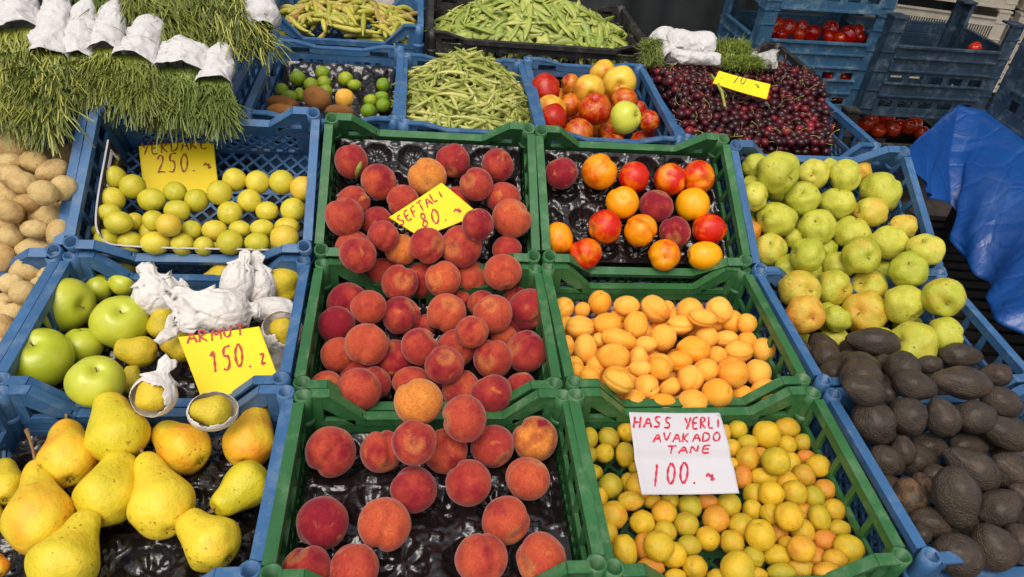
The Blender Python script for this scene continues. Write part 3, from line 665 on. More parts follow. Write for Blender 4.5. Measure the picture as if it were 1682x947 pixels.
setp(pt); put(pt,'peach',FR['B3'],-.01,'peach','straddling the two front peach crates','peach','peaches in the green crates',lk,tol=.86,cap=.2)
# leaf on the first peach
def leaf():
    pk=[q for q in p1 if q.get('desc')=='peach with green leaf'][0]['ob']; c=Vector(pk.location); R=pk.scale.x
    vs=[];fs=[];n=10
    for i in range(n+1):
        t=i/n; w=.42*math.sin(math.pi*min(1,t*.96+.04))**.8
        for j,s in enumerate((-1,0,1)):
            px=(590+ (-30*t)) ; 
            loc=VIEWR*(.56-.30*t+s*w*.42*R/R)+VIEWD*(.0+1.0*t)-VIEWB*0
            b=math.sqrt(max(0,1.08-(loc.length**2)))*1.02 if loc.length<1.03 else .1
            vs.append(loc*1.0+(CAM-c).normalized()*(b+ (.06 if s==0 else .0)))
    for i in range(n):
        for j in range(2): a=i*3+j; fs.append((a,a+1,a+4,a+3))
    me=mesh_from('leaf',[v*R for v in vs],fs,M['leaf'],True)
    o=obj('leaf',me); m=o.modifiers.new('t','SOLIDIFY'); m.thickness=.0006
    o.parent=pk; o.matrix_parent_inverse=Matrix.LocRotScale(pk.location,pk.rotation_euler,pk.scale).inverted(); o.location=c
    pk['label']='peach with a green leaf, back left corner of the 80 sign crate'
leaf()
pt[0]['ob']['label']='big yellowish peach straddling the rim between the two front peach crates'
pt[1]['ob']['label']='round red peach on the crate rim, right of the yellowish one'
pt[2]['ob']['label']='peach with its stem end facing up, just below the yellowish one'
# ---- nectarines
nc=parse('''183 840 80 82 m0 g1 #dull brown red;368 835 84 90 m.4 g.3 #orange;537 860 74 80 m.1 g.95 #bright red;712 870 80 76 m.2 g.8 #brownish;850 860 80 82 m.6 g.75 k0''',860,0,s1)
nc+=parse('''480 97 85 76 m.7 g.1 #orange;645 112 80 85 m0 g1 #dull brown red;822 105 87 80 m1 g.1 #yellow orange;395 213 83 83 m.3 g.9;567 232 82 80 m.5 g.4;735 240 75 78 m0 g1 #dull brown red;902 225 90 72 m.1 g1;172 270 85 68 80 m.5 g.35 #long orange;302 343 83 74 m.2 g.85 #speckled brown;685 350 87 66 m.7 g.5 s.05,.2 #stem end up;880 353 92 70 m.9 g.05 #orange''',860,300,s1)
setp(nc); put(nc,'nectarine',FR['C1'],-.055,'nectarine','of the nectarine crate','nectarine','nectarines in the green crate',lambda q:'red' if float(q['g'])>.5 else 'orange red')
for q in nc:
    if (q.get('desc') or '').startswith('dull'): q['ob'].data=SH['peach'][1]; q['ob']['category']='peach'; q['ob'].name='peach'; q['ob'].color=(.15,.9,.5,1); q['ob']['label']=q['ob']['label'].replace('nectarine,','peach,'); q['ob']['group']='fuzzy peaches among the nectarines'
# ---- apricots
ap=parse('''190 610 55 57;285 618 42 38;370 580 62 58;460 648 38 32 l-1;500 597 62 50;640 615 80 64 35;695 610 24 45 l-1;810 602 68 38;950 602 66 42;870 655 70 45 12;1010 675 62 55 30;1085 682 40 56;925 685 40 40 l-1;205 690 36 56;275 700 70 58;405 685 70 55;545 690 70 60 100;760 690 62 50;745 645 42 28 l-1;680 750 68 60 70;890 750 60 52 50;985 757 56 42;1085 757 46 32;1165 812 62 56 70;300 805 72 58 85;210 797 56 40 90;365 762 32 32 l-1;462 760 78 48 15 l-1;435 845 78 67 g.4;595 785 52 42;825 810 80 68;1045 820 67 56;940 842 52 46;560 868 75 50 90 v3;665 888 65 56 70;755 868 62 50;240 895 56 52;350 890 46 42 l-1;325 925 52 40;450 932 72 34;885 907 60 50;1015 912 76 55 m.8 g.4;1145 917 60 56;800 928 52 38''',860,300,s1)
ap+=parse('''230 30 46 50;295 55 52 45 80 v3;425 70 70 54 25 v2;475 50 42 46 l-1;550 95 60 60;610 12 56 50;520 12 50 38;658 95 50 42 -25 v3;748 60 60 60;820 22 56 50;938 30 72 68 m.6 g.5;1050 32 62 55;375 165 78 54 15;495 160 55 50;622 172 66 48;755 157 68 46;800 165 28 42 l-1;868 125 70 65 80;985 140 55 48;1085 120 66 60;370 102 42 32 l-1''',860,600,s3)
setp(ap,(.55,.25),(.22,.15)); put(ap,'apricot',FR['C2'],-.080,'apricot','in the apricot crate','apricot','apricots in the green crate',lambda q:sz(q,23,17)+('golden' if float(q['m'])>.6 else 'orange'),tol=.80,cap=.17)
# ---- little yellow plums
pl=parse('''297 327 38 48;382 325 48 48;462 300 40 46;295 400 30 42;363 393 42 45;455 400 46 55;320 480 30 42;390 540 57 52 m.1;345 590 34 42;500 460 24 34;520 540 62 56;470 525 32 38 l-1;575 605 42 36;480 605 57 48;403 670 62 60 g.5;530 705 57 60;630 660 60 55 m.9 g.5;385 755 38 52;655 597 42 30;745 630 58 52 m0;730 712 57 57 m.1;635 745 52 52;390 830 24 38;455 830 70 54 80 m.8;605 810 66 66 m.7 l1;540 810 46 56 g.8;670 850 50 70;742 808 55 47 m0;768 905 55 56;570 905 62 46 g.8;680 945 50 36;820 612 50 36 g.9;862 690 60 60 m.8 g.7 #brown russet;920 625 52 55;1025 645 46 48;975 720 60 56;825 775 60 56;935 795 58 56;960 890 76 52 m.6 l1;870 942 50 24;1030 860 52 52;1060 760 68 66 m.8 l1;1135 850 60 48;1050 940 46 36;1155 930 62 46 m0;905 300 26 36 g.6;958 290 45 47;1090 310 66 60 l1;1005 345 46 36;1180 280 56 48;1180 355 46 46;1250 345 42 40;930 370 40 42;1005 415 56 55;1060 410 32 46 l-1 g.7;1130 428 62 62 l1;1200 440 36 46 l-1;1265 412 42 34 g.9;1320 450 53 50;1258 493 55 50 m.2 l1;935 440 24 36;982 500 42 52 g.9;1075 500 58 46;1175 512 46 32 l-1;1030 575 50 46;1110 577 58 54 m1 l1;1213 572 58 57;1300 590 48 50 m.2;1350 555 50 46 g.7;1105 665 46 46;1190 677 62 66 m.9 g.4 l1;1255 660 32 46 l-1 g.6;1325 685 60 48 75;1390 645 52 48;1415 730 50 40;1250 745 57 52;1350 785 56 48 g.95;1455 820 70 62 30;1245 820 62 60 m1 g.6 l1;1310 860 46 46 g.8;1395 870 55 46;1240 910 60 50 g.5;1360 925 60 46 g.6;1480 920 56 40;1140 752 32 50 l-1 g.7;1180 800 36 32 l-1;1085 800 30 30 l-1''',860,600,s3)
setp(pl,(.55,.25),(.28,.15)); put(pl,'plum',FR['C3'],-.085,'small yellow plum','under the white sign','plum','little yellow plums',lambda q:'reddish' if float(q['g'])>.6 else 'greenish' if float(q['m'])<.3 else 'golden' if float(q['m'])>.7 else 'freckled',tol=.86,name='small_plum')
# ---- dull green apples
qa=parse('''345 800 60 62;460 835 105 103 m.4 v3 s.75,.35 l1 #very big spotted;635 845 75 75 m.95 g.3 s-.1,.1;785 855 85 76 m.7;865 832 48 52 m.8 g.7 l-1;960 910 100 72 m.5;345 925 78 68;330 862 40 36 l-1;700 805 50 30 l-1''',1122,0,s1)
qa+=parse('''345 65 70 76;580 75 88 80 m.3 s.0,-.45;460 30 60 42;750 100 88 78 m.6;915 140 92 72 m.8 g.5;455 180 110 86 m.5;648 215 92 86 s0,-.4;820 245 92 86 m.6;1070 215 74 62 h.03 m.8 g.5;1000 290 90 87 m.7;1178 330 92 83 m.9 s-.2,-.7 h.07;420 325 86 74 m.7 s0,-.45;605 350 92 84 s-.85,-.2;530 270 46 40 l-1;325 235 36 60 l-1 m1 g.9;865 355 100 78 m.2 s.45,.1;1095 425 90 88 s0,-.45 h.04;755 400 72 62 l-1 m.6;530 430 95 76 l-1;565 500 100 72 s.6,.05 m.6;730 510 92 86 m.5 s.75,.25;900 510 96 80 s-.4,-.35;980 432 42 62 l-1;1075 590 100 98 m.7 s.6,.7 h.06;1265 555 98 94 m.3 s.15,.45 l1 h.11;590 640 106 88 m1 g.7 s.45,.25 l1 h.03 #orange blushed;690 650 48 84 l-1;885 630 122 92 m.8 g.6 s-.35,0 ;745 660 62 62 l-1;1115 765 120 84 m.5 s-.6,-.3 h.05;1275 740 92 86 m.5 h.10;740 770 82 72;590 780 46 56;450 560 32 42 l-1 m.9 g.7;700 320 46 46 l-1''',1122,300,s1)
setp(qa,(.5,.2),(.18,.12)); put(qa,'quince',FR['D1'],-.085,'green apple','in the blue crate','apple','dull green apples in front of the cherries',lambda q:sz(q,33,24)+('yellowish' if float(q['m'])>.6 else 'dull'),stem='apple',cal=True,tol=.84,cap=.2,name='green_apple')
# ---- avocados
av=parse('''922 770 128 70 6 l2 v1 #long;700 855 85 72 50;870 890 97 72 8;980 882 46 50 l-1;1068 875 82 52;1195 882 62 46;1350 840 98 62 5 l1''',1122,300,s1)
av+=parse('''665 15 62 34;810 110 106 72 18;800 25 92 46;1040 90 97 72 15;1245 75 132 78 8 l1 #big long;1430 165 95 70 20;855 260 108 98 65 l1;1010 230 88 84 60;1160 230 92 80 70;915 120 46 50 l-1;1310 230 92 76 5;1440 300 122 72 28 l1;1100 365 78 62;985 380 70 56 80;915 430 86 70 28;1280 360 92 56 5;1290 460 132 90 35;1460 470 98 92 40;1225 590 142 98 80 l1 #upright;1015 590 90 80 80 g.9 #brown tinged;1070 550 70 50 80 l-1 g.8;1130 490 62 48 l-1;1415 640 102 84 -35;1110 705 92 70 20;1065 750 48 50;1230 850 108 98 30 l1;1385 810 112 104 60;1510 800 92 70 80;1520 580 72 60 40;1400 40 70 55 l-1;1190 700 60 40 l-1''',1122,600,s3)
av2=[q for q in av if q['y']<735]; av3=[q for q in av if q['y']>=735]
for it,fk,b,plc in ((av2,'D2',-.070,'of the rear avocado heap'),(av3,'D3',-.052,'of the front avocado crate')):
    for q in it:
        if 588<q['y']<688 and 1400<q['x']: q.setdefault('h','.05')
    setp(it,(.5,.2),(.08,.05)); put(it,'avocado',FR[fk],b,'avocado',plc,'avocado','dark avocados at the right',lambda q:sz(q,38,24)+('brownish' if float(q['g'])>.5 else 'dark'),axis='long',tol=.82,cap=.2,name='avocado')
# ---- big green apples and pears of the 150 crate
ga=parse('''320 590 142 125 m.5 s.62,.08 l0 #huge;585 678 140 126 m.4 s.04,-.50 #huge;190 857 163 150 m.15 s-.22,-.62 #biggest bright;400 790 106 82 l-1 m.3;590 405 78 58 m.9;480 512 76 68 m.5;598 490 70 62 m.6 l1''',0,300,s1)
ga+=parse('''430 75 132 112 m.5 s.05,-.55 h.05 #large front''',0,600,s3)
setp(ga,(.4,.1),(.1,.05)); put(ga,'apple_green',FR['A2'],-.095,'green apple','of the 150 crate','apple','large green apples left of the wrapped pears',lambda q:sz(q,40,30)+'bright',stem='apple',cal=True,tol=.84,squash=(.5,2),axis='no',cap=.2)
yq=parse('''790 690 86 76 95;672 820 105 80 8 m.5;885 790 98 84 20 m.5;1065 450 92 58 -22 l-1;1375 480 96 90 80 m.6 l1 #round;905 560 42 22 90 l-1''',0,300,s1)
yq+=parse('''690 135 84 80 80 m.7 h.085 l1 #half unwrapped;955 205 98 76 5 m.4 h.085 l1 #half unwrapped rough;590 70 70 52 90 m.5;1130 140 45 45 m.6 l-1''',0,600,s3)
yq+=parse('''1372 720 80 60 80 m.5 h.03 #half unwrapped''',0,300,s1)
setp(yq,(.6,.1),(.2,.1)); put(yq,'ypear',FR['A2'],-.085,'yellow pear','of the 150 crate','pear','yellow pears among the wrapped ones',lambda q:sz(q,33,22)+'speckled',axis='long',tol=.80,cap=.2)
# ---- limes, kiwis, one apricot
lm=parse('''203 380 38 39 m.2;325 353 32 33 m.3;332 402 34 33 m.3;268 410 34 33 m.6;340 442 35 32 m.4;437 383 35 35 m.8;480 412 33 26 m.6;620 412 34 33 m.2;127 437 33 31 m.4;213 458 25 31 m.5;165 470 38 32 m.4;558 488 32 31 m.5;613 468 32 26 m.2;620 510 34 37 m.1;548 538 36 36 m.1''',420,0,s1)
setp(lm,(.5,.2),(.3,.1)); put(lm,'lime',FR['L0'],-.072,'lime','of the lime crate','lime','limes on the black tray',lambda q:'yellow green' if float(q['m'])>.55 else 'bright green')
kw=parse('''298 478 70 58 20;130 500 76 36 8;130 535 76 32 4;410 540 70 32 6''',420,0,s1)
setp(kw); put(kw,'kiwi',FR['L0'],-.055,'brown kiwi','of the lime crate','kiwi','brown kiwis in front of the limes',lambda q:'furry',axis='long',tol=.8,squash=(.2,4))
oa=parse('432 477 48 43 m.7 g.2',420,0,s1); put(oa,'apricot',FR['L0'],-.055,'apricot','of the lime crate','apricot',None,lambda q:'single')
oa[0]['ob']['label']='single orange apricot among the limes and kiwis'
# ---- streaked apples
ra=parse('''105 420 80 58 m.2 g1;230 405 52 46 g.7;318 430 78 66 m.7 g.45 s.15,.35 l1;385 338 68 46 m.8 g.4;468 397 82 76 m1 g.25 s0,.15 l1 #yellow;225 510 52 66 g.6;135 515 76 52 l-1 m.9 g.4;348 530 76 86 m.2 g.85 s0,-.75 l1;490 480 72 52 m.4 g.7;145 562 72 56 g1 m0 l1;610 590 56 56 g.8 m.6;265 622 76 48 g.7 h-.02;400 628 42 30 g.7 l-1 h-.03;430 692 76 40 g.8 h-.075 l-1;575 685 76 50 g.85 h-.075 l-1;215 690 60 40 g.8 h-.075 l-1;560 520 40 30 g.8 l-1''',860,0,s1)
setp(ra,(.5,.2),(.6,.1)); put(ra,'redapple',FR['P0'],-.055,'red apple','of the narrow crate','apple','red and yellow apples in the narrow crate',lambda q:'deep red' if float(q['g'])>.8 else 'streaked',stem='apple',cal=True,tol=.74,cap=.2,squash=(.97,1.5),name='red_apple')
g1_=parse('495 570 83 77 m.9 g0 s.85,-.1 l1',860,0,s1); setp(g1_); g1_[0]['g']='0'; put(g1_,'apple_green',FR['P0'],-.02,'green apple','','apple',None,lambda q:'pale',stem='apple',cal=True,tol=.8,cap=.2)
g1_[0]['ob']['label']='pale green apple lying on top of the red apples'
# ---- fruit low in the heaps, glimpsed between the upper ones
def filler(kind,name,fr,x0,x1,y0,y1,h,R,step_,label,cat,group,sx=1.0,m=(.4,.2),g=(.4,.2)):
    y=y0; row=0
    while y<=y1:
        x=x0+(row%2)*step_*.5
        while x<=x1:
            c=fr@Vector((x+random.gauss(0,.003),y+random.gauss(0,.003),h+R*.3+random.uniform(-.004,.004))); r=R*random.uniform(.9,1.08)
            if all((c-c2).length>.80*(r+r2) for c2,r2 in PLACED):
                z=Vector((random.gauss(0,1),random.gauss(0,1),random.gauss(0,.5)))
                o=obj(name,random.choice(SH[kind]),None,Matrix.LocRotScale(c,z.to_track_quat('Z','Y'),Vector((r,r,r*sx)))); tag(o,label,cat,group); PLACED.append((c,r))
                o.color=(min(1,max(0,random.gauss(*m))),min(1,max(0,random.gauss(*g))),.5,1)
            x+=step_
        y+=step_*.88; row+=1
filler('avocado','avocado',FR['D3'],-.15,.15,-.10,.11,-.065,.028,.056,'dark avocado low in the front avocado crate, glimpsed between others','avocado','avocados low in the front crate',1.25,(.5,.2),(.08,.05))
filler('avocado','avocado',FR['D2'],-.15,.15,-.10,.0,-.085,.028,.056,'dark avocado low in the rear avocado heap, glimpsed between others','avocado','avocados low in the rear heap',1.25,(.5,.2),(.08,.05))
filler('quince','green_apple',FR['D1'],-.15,.14,-.10,.08,-.105,.032,.060,'green apple low in the blue crate, glimpsed between others','apple','green apples low in the heap',.95,(.5,.2),(.2,.1))
filler('quince','green_apple',FR['D2'],-.14,.13,.03,.11,-.100,.032,.060,'green apple low in the crate behind the avocados','apple','green apples low behind the avocados',.95,(.5,.2),(.2,.1))
filler('peach','peach',FR['B2'],-.145,.145,-.10,.10,-.095,.031,.062,'peach low in the middle heap, glimpsed between others','peach','peaches low in the middle heap',1,(.25,.15),(.5,.2))
filler('apricot','apricot',FR['C2'],-.155,.155,-.11,.11,-.105,.021,.042,'apricot low in the heap, glimpsed between others','apricot','apricots low in the heap',1,(.5,.2),(.3,.1))
filler('potato','potato',FR['Z1'],.02,.155,-.11,.10,-.10,.022,.046,'potato low in the crate, glimpsed between others','potato','potatoes low in the crate below the herbs',1.2,(.5,.2),(.4,.1))
filler('potato','potato',FR['Z2'],.02,.155,-.11,.11,-.10,.022,.046,'potato low in the heap beside the green apples','potato','potatoes low beside the green apples',1.2,(.5,.2),(.4,.1))
filler('redapple','red_apple',FR['P0'],-.10,.10,-.15,.15,-.10,.033,.066,'streaked red apple low in the narrow crate, glimpsed between others','apple','apples low in the narrow crate',.95,(.4,.2),(.7,.1))
# ---- large pears, laid by their two ends
def pears():
    fr=FR['A3']; o=fr.translation; n=fr.to_3x3()@Vector((0,0,1))
    D_=[(478,135,556,415,138,1,.2,.3,'upright speckled pear with orange right cheek, below the wrapped pears',5,0),
        (290,240,318,540,128,1,.9,.55,'orange cheeked pear left of the upright one, blue rim behind it',0,0),
        (150,425,190,835,152,3,.9,.5,'biggest pear with a long stem and orange blush, front left',1,1),
        (395,662,225,1010,158,0,.6,.1,'pear lying on a slant at the bottom left, stem end up',1,0),
        (560,400,430,705,138,2,.45,.05,'round pear with dry leaf at its stem, centre of the pear crate',1,0),
        (665,405,760,745,148,0,.8,.1,'smooth bright yellow pear in the middle of the crate',1,0),
        (690,270,925,450,118,2,.5,.6,'spotted orange cheeked pear lying on its side below the wrapped ones',0,0),
        (1165,180,1090,450,118,1,.8,.6,'pear with an orange cheek at the right wall of its crate',0,0),
        (950,655,1195,465,112,2,.1,0,'greenish pear with a stem pointing left, near the right wall',1,1),
        (790,650,1070,905,125,2,.75,.15,'speckled pear lying at the front right of the pear crate',1,0),
        (25,330,20,720,85,1,.6,.1,'yellow pear cut by the left edge of the photo',0,0),
        (-60,520,-40,800,60,1,.8,.1,'pear mostly outside the left edge, lower one',0,0),
        (-20,830,10,960,45,2,1,.9,'orange pear sliver at the bottom left corner',0,0)]
    for x0,y0,x1,y1,wd,v,mm,gg,lab,lift,st in D_:
        X0,Y0,X1,Y1=x0/s3,600+y0/s3,x1/s3,600+y1/s3
        rr=wd/s3/F_PX*.98
        pb=onplane(X1,Y1,o+n*(-.075+rr*.7+(.008 if lift>2 else 0)),n); pt_=onplane(X0,Y0,o+n*(-.07+rr*.55+.008*lift),n)
        zax=(pt_-pb); ln=zax.length; zax.normalize()
        me=SH['pear'][v]; zs=[q.co.z for q in me.vertices]; zmn,zmx=min(zs),max(zs)
        t=(pb-CAM).length; R=wd/s3*((pb+pt_)/2-CAM).dot(C2W@Vector((0,0,1)))/F_PX
        szl=ln/(zmx-zmn); szl=max(R*.8,min(szl,R*1.25))
        mid=(pb+pt_)/2; c=mid-zax*(zmx+zmn)/2*szl
        ob=obj('pear',me,None,Matrix.LocRotScale(c,zax.to_track_quat('Z','Y')@Quaternion((0,0,1),random.uniform(0,6.28)),Vector((R,R,szl))))
        tag(ob,lab,'pear','large yellow pears in the front left crate'); ob.color=(mm,gg,random.random(),1)
        ob['R']=R; PLACED.append((c,R*.9)); del ob['R']
        top=zmx-.02
        obj('calyx',CAL,ob,Matrix.Translation((0,0,zmn+.07))@Matrix.Rotation(math.pi,4,'X'))
        if st: obj('stem',STEM['pear'],ob,Matrix.Translation((.08,0,top-.06)))
        else: obj('stem',STEM['nub'],ob,Matrix.Translation((.08,0,top-.05)))
pears()
# ================================================================== handwriting on price cards
G={'A':[[(0,0),(.45,1),(.9,0)],[(.2,.38),(.75,.38)]],'B':[[(0,0),(0,1),(.6,.85),(.5,.55),(0,.5),(.7,.35),(.6,.05),(0,0)]],
'D':[[(0,0),(0,1),(.6,.85),(.8,.5),(.6,.12),(0,0)]],'E':[[(.7,1),(.05,.95),(0,0),(.7,.02)],[(0,.5),(.6,.52)]],
'F':[[(.75,1),(.05,.95),(0,0)],[(0,.5),(.55,.52)]],'H':[[(0,0),(.05,1)],[(.7,0),(.72,1)],[(0,.5),(.72,.52)]],
'I':[[(.2,0),(.2,.7)],[(.17,1.0),(.25,1.03)]],'K':[[(0,0),(0,1)],[(.6,.95),(.02,.45),(.65,0)]],'L':[[(0,1),(0,0),(.6,.03)]],
'M':[[(0,0),(.08,1),(.45,.3),(.8,1),(.9,0)]],'N':[[(0,0),(.05,1),(.65,.05),(.7,1)]],'O':[[(.4,1),(.05,.75),(.05,.25),(.4,0),(.75,.25),(.75,.75),(.4,1)]],
'R':[[(0,0),(0,1),(.6,.9),(.55,.6),(0,.48),(.7,0)]],'S':[[(.65,.92),(.3,1),(.05,.75),(.3,.52),(.65,.35),(.5,.02),(0,.08)]],'T':[[(0,.98),(.85,1)],[(.42,1),(.4,0)]],
'U':[[(0,1),(.05,.2),(.35,0),(.65,.2),(.7,1)]],'V':[[(0,1),(.38,0),(.8,1)]],'Y':[[(0,1),(.38,.5)],[(.85,1),(.3,0)]],
'C':[[(.65,.9),(.3,1),(.02,.6),(.1,.12),(.6,.05)]],',':[[(.15,-.02),(.22,-.14),(.05,-.26)]],
'0':[[(.4,1),(.08,.75),(.05,.3),(.3,0),(.65,.2),(.72,.7),(.45,1)]],'1':[[(.05,.72),(.38,1),(.36,.05)]],'/':[[(.25,1),(.05,0)]],
'2':[[(.05,.75),(.3,1),(.62,.85),(.5,.5),(0,.02),(.3,.12),(.8,.05)]],'5':[[(.75,1),(.15,.97),(.1,.58),(.5,.62),(.65,.3),(.4,0),(0,.08)]],
'8':[[(.4,.52),(.1,.75),(.35,1),(.62,.78),(.4,.52),(.05,.22),(.35,0),(.68,.25),(.4,.52)]],'7':[[(0,.95),(.7,1),(.3,0)]],
'.':[[(.1,0),(.16,.02),(.12,.06)]],'-':[[(0,.25),(.35,.3)]],'~':[[(0,.25),(.25,.38),(.35,.2),(.6,.32),(.45,.05),(.75,.15)]],' ':[],
'W':[[(0,.9),(.12,0),(.35,.8),(.5,0),(.85,.9)]],'z':[[(0,.42),(.4,.45),(.1,0),(.5,.05)]]}
def card(name,label,quad,center,normal,mat,writing,curl=.004,group=None,thick=.0006,crease=None):
    """quad: corners in the photograph (TL,TR,BR,BL) cast onto a real tilted plane; writing: (text,x0,y0,x1,y1,height,ink,width)"""
    n=Vector(normal).normalized(); o=at(*center)
    pts=[onplane(x,y,o,n) for x,y in quad]; cen=sum(pts,Vector())/4
    ux=(pts[1]-pts[0]+pts[2]-pts[3]).normalized(); W=(pts[1]-pts[0]).length
    if n.dot(CAM-o)<0: n=-n
    uy=n.cross(ux)
    def surf(p,off=0):
        a=(p-cen).dot(ux)/W; b=(p-cen).dot(uy)/W
        return p+n*(curl*(4*a*a-.5)+curl*.7*math.sin(b*5+a*2)+off-(.0035*max(0,1-abs(b+crease)/.10) if crease is not None else 0))
    R=40; vs=[];fs=[]
    for j in range(R+1):
        for i in range(R+1):
            u,v=i/R,j/R; p=(pts[0]*(1-u)+pts[1]*u)*(1-v)+(pts[3]*(1-u)+pts[2]*u)*v
            vs.append(surf(p)-cen)
    for j in range(R):
        for i in range(R): a=j*(R+1)+i; fs.append((a,a+R+1,a+R+2,a+1))
    e=empty(name,Matrix.Translation(cen)); tag(e,label,'price sign',group)
    c=obj('card',mesh_from('card',vs,fs,mat,True),e); md=c.modifiers.new('t','SOLIDIFY'); md.thickness=thick; md.offset=-1
    for text,x0,y0,x1,y1,hgt,ink,wd in writing:
        mb=MB(); adv=Vector((x1-x0,y1-y0,0)); ln=adv.length; dx=adv/ln; up=Vector((dx.y,-dx.x,0)); nchar=len(text); cw=ln/nchar
        for k,ch in enumerate(text):
            jit=random.uniform(-.05,.05)*hgt
            for st in G.get(ch,[]):
                q=[]
                for (gx,gy) in st: 
                    pp=Vector((x0,y0,0))+dx*(cw*(k+gx*.86)+.14*hgt*gy*.6)+up*(hgt*gy+jit); q.append(pp)
                if len(q)>2:                       # round the corners of the pen stroke
                    for _ in range(2):
                        r=[q[0]]
                        for a,b in zip(q,q[1:]): r+=[a*.78+b*.22,a*.22+b*.78]
                        q=r+[q[-1]]
                q2=[q[0]]
                for a,b in zip(q,q[1:]):
                    k2=max(1,int((b-a).length/1.5)); q2+=[a.lerp(b,(z_+1)/k2) for z_ in range(k2)]
                q=q2
                P3=[surf(onplane(a.x,a.y,o,n),.0007) for a in q]
                for i in range(len(P3)):
                    d=(P3[min(i+1,len(P3)-1)]-P3[max(i-1,0)]).normalized(); sx=d.cross(n).normalized(); w_=wd*(.62+.16*math.sin(i*.8+k))
                    mb.v+= [P3[i]-sx*w_-cen,P3[i]+sx*w_-cen]
                    if i: b=len(mb.v)-4; mb.f.append((b,b+1,b+3,b+2))
        obj('handwriting',mb.me('handwriting',ink),e)
    return e
card('price_sign','yellow card reading YERDARE 250 standing among the small plums',[(229,241),(351,227),(360,318),(236,326)],(290,300,1.395),(0.02,-.62,.78),M['yellow_card'],
  [('YERDARE',234,255,346,243,19,M['brown_ink'],.0021),('250.~',258,285,354,277,30,M['brown_ink'],.0026)])
card('price_sign','yellow card reading SEFTALI 80 tilted like a diamond on the peaches',[(639,358),(725,300),(787,352),(690,388)],(712,345,1.30),(-.1,-.62,.78),M['yellow_card'],
  [('SEFTALI',659,371,735,318,16,M['red_ink'],.0023),(',',661,373,671,366,12,M['red_ink'],.0020),('80.~',694,374,765,347,24,M['red_ink'],.0026)])
card('price_sign','yellow card reading ARMUT 150 leaning on the wrapped pears',[(294,555),(426,536),(461,630),(331,655)],(372,596,1.07),(.05,-.55,.84),M['yellow_card'],
  [('ARMUT',309,566,408,549,19,M['red_ink'],.0022),('150.z',347,611,448,594,38,M['red_ink'],.0027)])
card('price_sign','white folded card reading HASS YERLI AVAKADO TANE 100',[(1031,678),(1181,678),(1214,810),(1054,812)],(1120,745,1.0),(.02,-.52,.85),M['white_card'],
  [('HASS',1039,703,1107,703,18,M['pink_ink'],.0020),('YERLI',1124,706,1188,703,19,M['pink_ink'],.0020),('AVAKADO',1073,726,1185,725,15,M['pink_ink'],.0019),('TANE',1097,744,1172,743,12,M['pink_ink'],.0019),('/00.~',1076,797,1182,790,36,M['pink_ink'],.0024)],curl=.005,crease=.06)
card('price_sign','narrow yellow card reading 70 stuck into the cherries',[(1181,116),(1265,139),(1259,163),(1171,136)],(1218,140,1.68),(.0,-.6,.8),M['yellow_card'],
  [('70.~',1203,134,1250,147,15,M['grey_ink'],.0016)],curl=.002)
# ================================================================== heaps of pods
def heap_point(fr,hw,hd,dome,base,u,v,layer):
    z=base+dome*max(0,(1-(u*u*.8)))*max(0,(1-(v*v*.8)))-layer
    return fr@Vector((u*hw,v*hd,z))
def pod_mesh(name,L_,r,flat,bend,mat,seed,taper=.5,nseg=9,ns=6,neck=0):
    rnd=random.Random(seed); mb=MB(); pts=[];rad=[]
    for i in range(nseg+1):
        t=i/nseg; a=(t-.5); pts.append(Vector((a*L_,bend*L_*(4*a*a-.5)*.5,bend*.3*L_*math.sin(t*5+seed))))
        q=min(1,math.sin(math.pi*min(1,max(0,t*.94+.03)))**taper*1.05)
        if neck: q*=(1-.55*t)
        rad.append(max(.12,q)*r*(1+.10*math.sin(t*24+seed)*(1 if flat>1 else .4)))
    mb.tube(pts,rad,ns)
    if flat!=1:
        for v in mb.v: v.z*=1/flat
        for v in mb.v: pass
    return mb.me(name,mat,True)
def heap(kind,n,fr,hw,hd,dome,base,L_,r,flat,bend,matk,label,cat,group,extra,taper=.5,neck=0,big=False,stufflabel=None,ymul=1.0):
    ms=[pod_mesh(kind,L_*random.uniform(.85,1.15),r,flat,bend*random.uniform(-1,1)*1.0,M[matk],i*3+1,taper,neck=neck) for i in range(8)]
    def rndm(layer,spread=1.0):
        u,v=random.uniform(-1,1)*spread,random.uniform(-1,1)*spread
        c=heap_point(fr,hw,hd,dome,base,u,v,layer)
        e=.06; n_=(heap_point(fr,hw,hd,dome,base,u+e,v,0)-heap_point(fr,hw,hd,dome,base,u-e,v,0)).cross(heap_point(fr,hw,hd,dome,base,u,v+e,0)-heap_point(fr,hw,hd,dome,base,u,v-e,0)).normalized()
        a=random.uniform(0,2*math.pi); d=Vector((math.cos(a),math.sin(a)*ymul,random.uniform(-.3,.42))); d=(d-n_*d.dot(n_)*.9).normalized()
        y=n_.cross(d).normalized(); z=d.cross(y)
        roll=Matrix.Rotation(random.uniform(-.9,.9),4,'X')
        m=Matrix((d,y,z)).transposed().to_4x4(); m.translation=c
        return m@roll
    for i in range(n):
        o=obj(kind,random.choice(ms),None,rndm(random.uniform(0,.012))); tag(o,label,cat,group)
    vs=[];fs=[]
    for i in range(extra):
        m=rndm(random.uniform(.010,.045),1.02); me=random.choice(ms); b=len(vs); vs+=[m@v.co for v in me.vertices]; fs+=[tuple(b+k for k in p.vertices) for p in me.polygons]
    if extra:
        o=obj(kind+'_pile',mesh_from(kind+'_pile',vs,fs,M[matk],True)); tag(o,stufflabel,cat,None,'stuff')
heap('green_bean',290,FR['G0'],.136,.175,.122,-.062,.145,.0048,1,.36,'bean','thin green bean lying criss cross in the heap of thin beans','bean','thin green beans in the heap',330,stufflabel='lower layers of thin green beans in the heap')
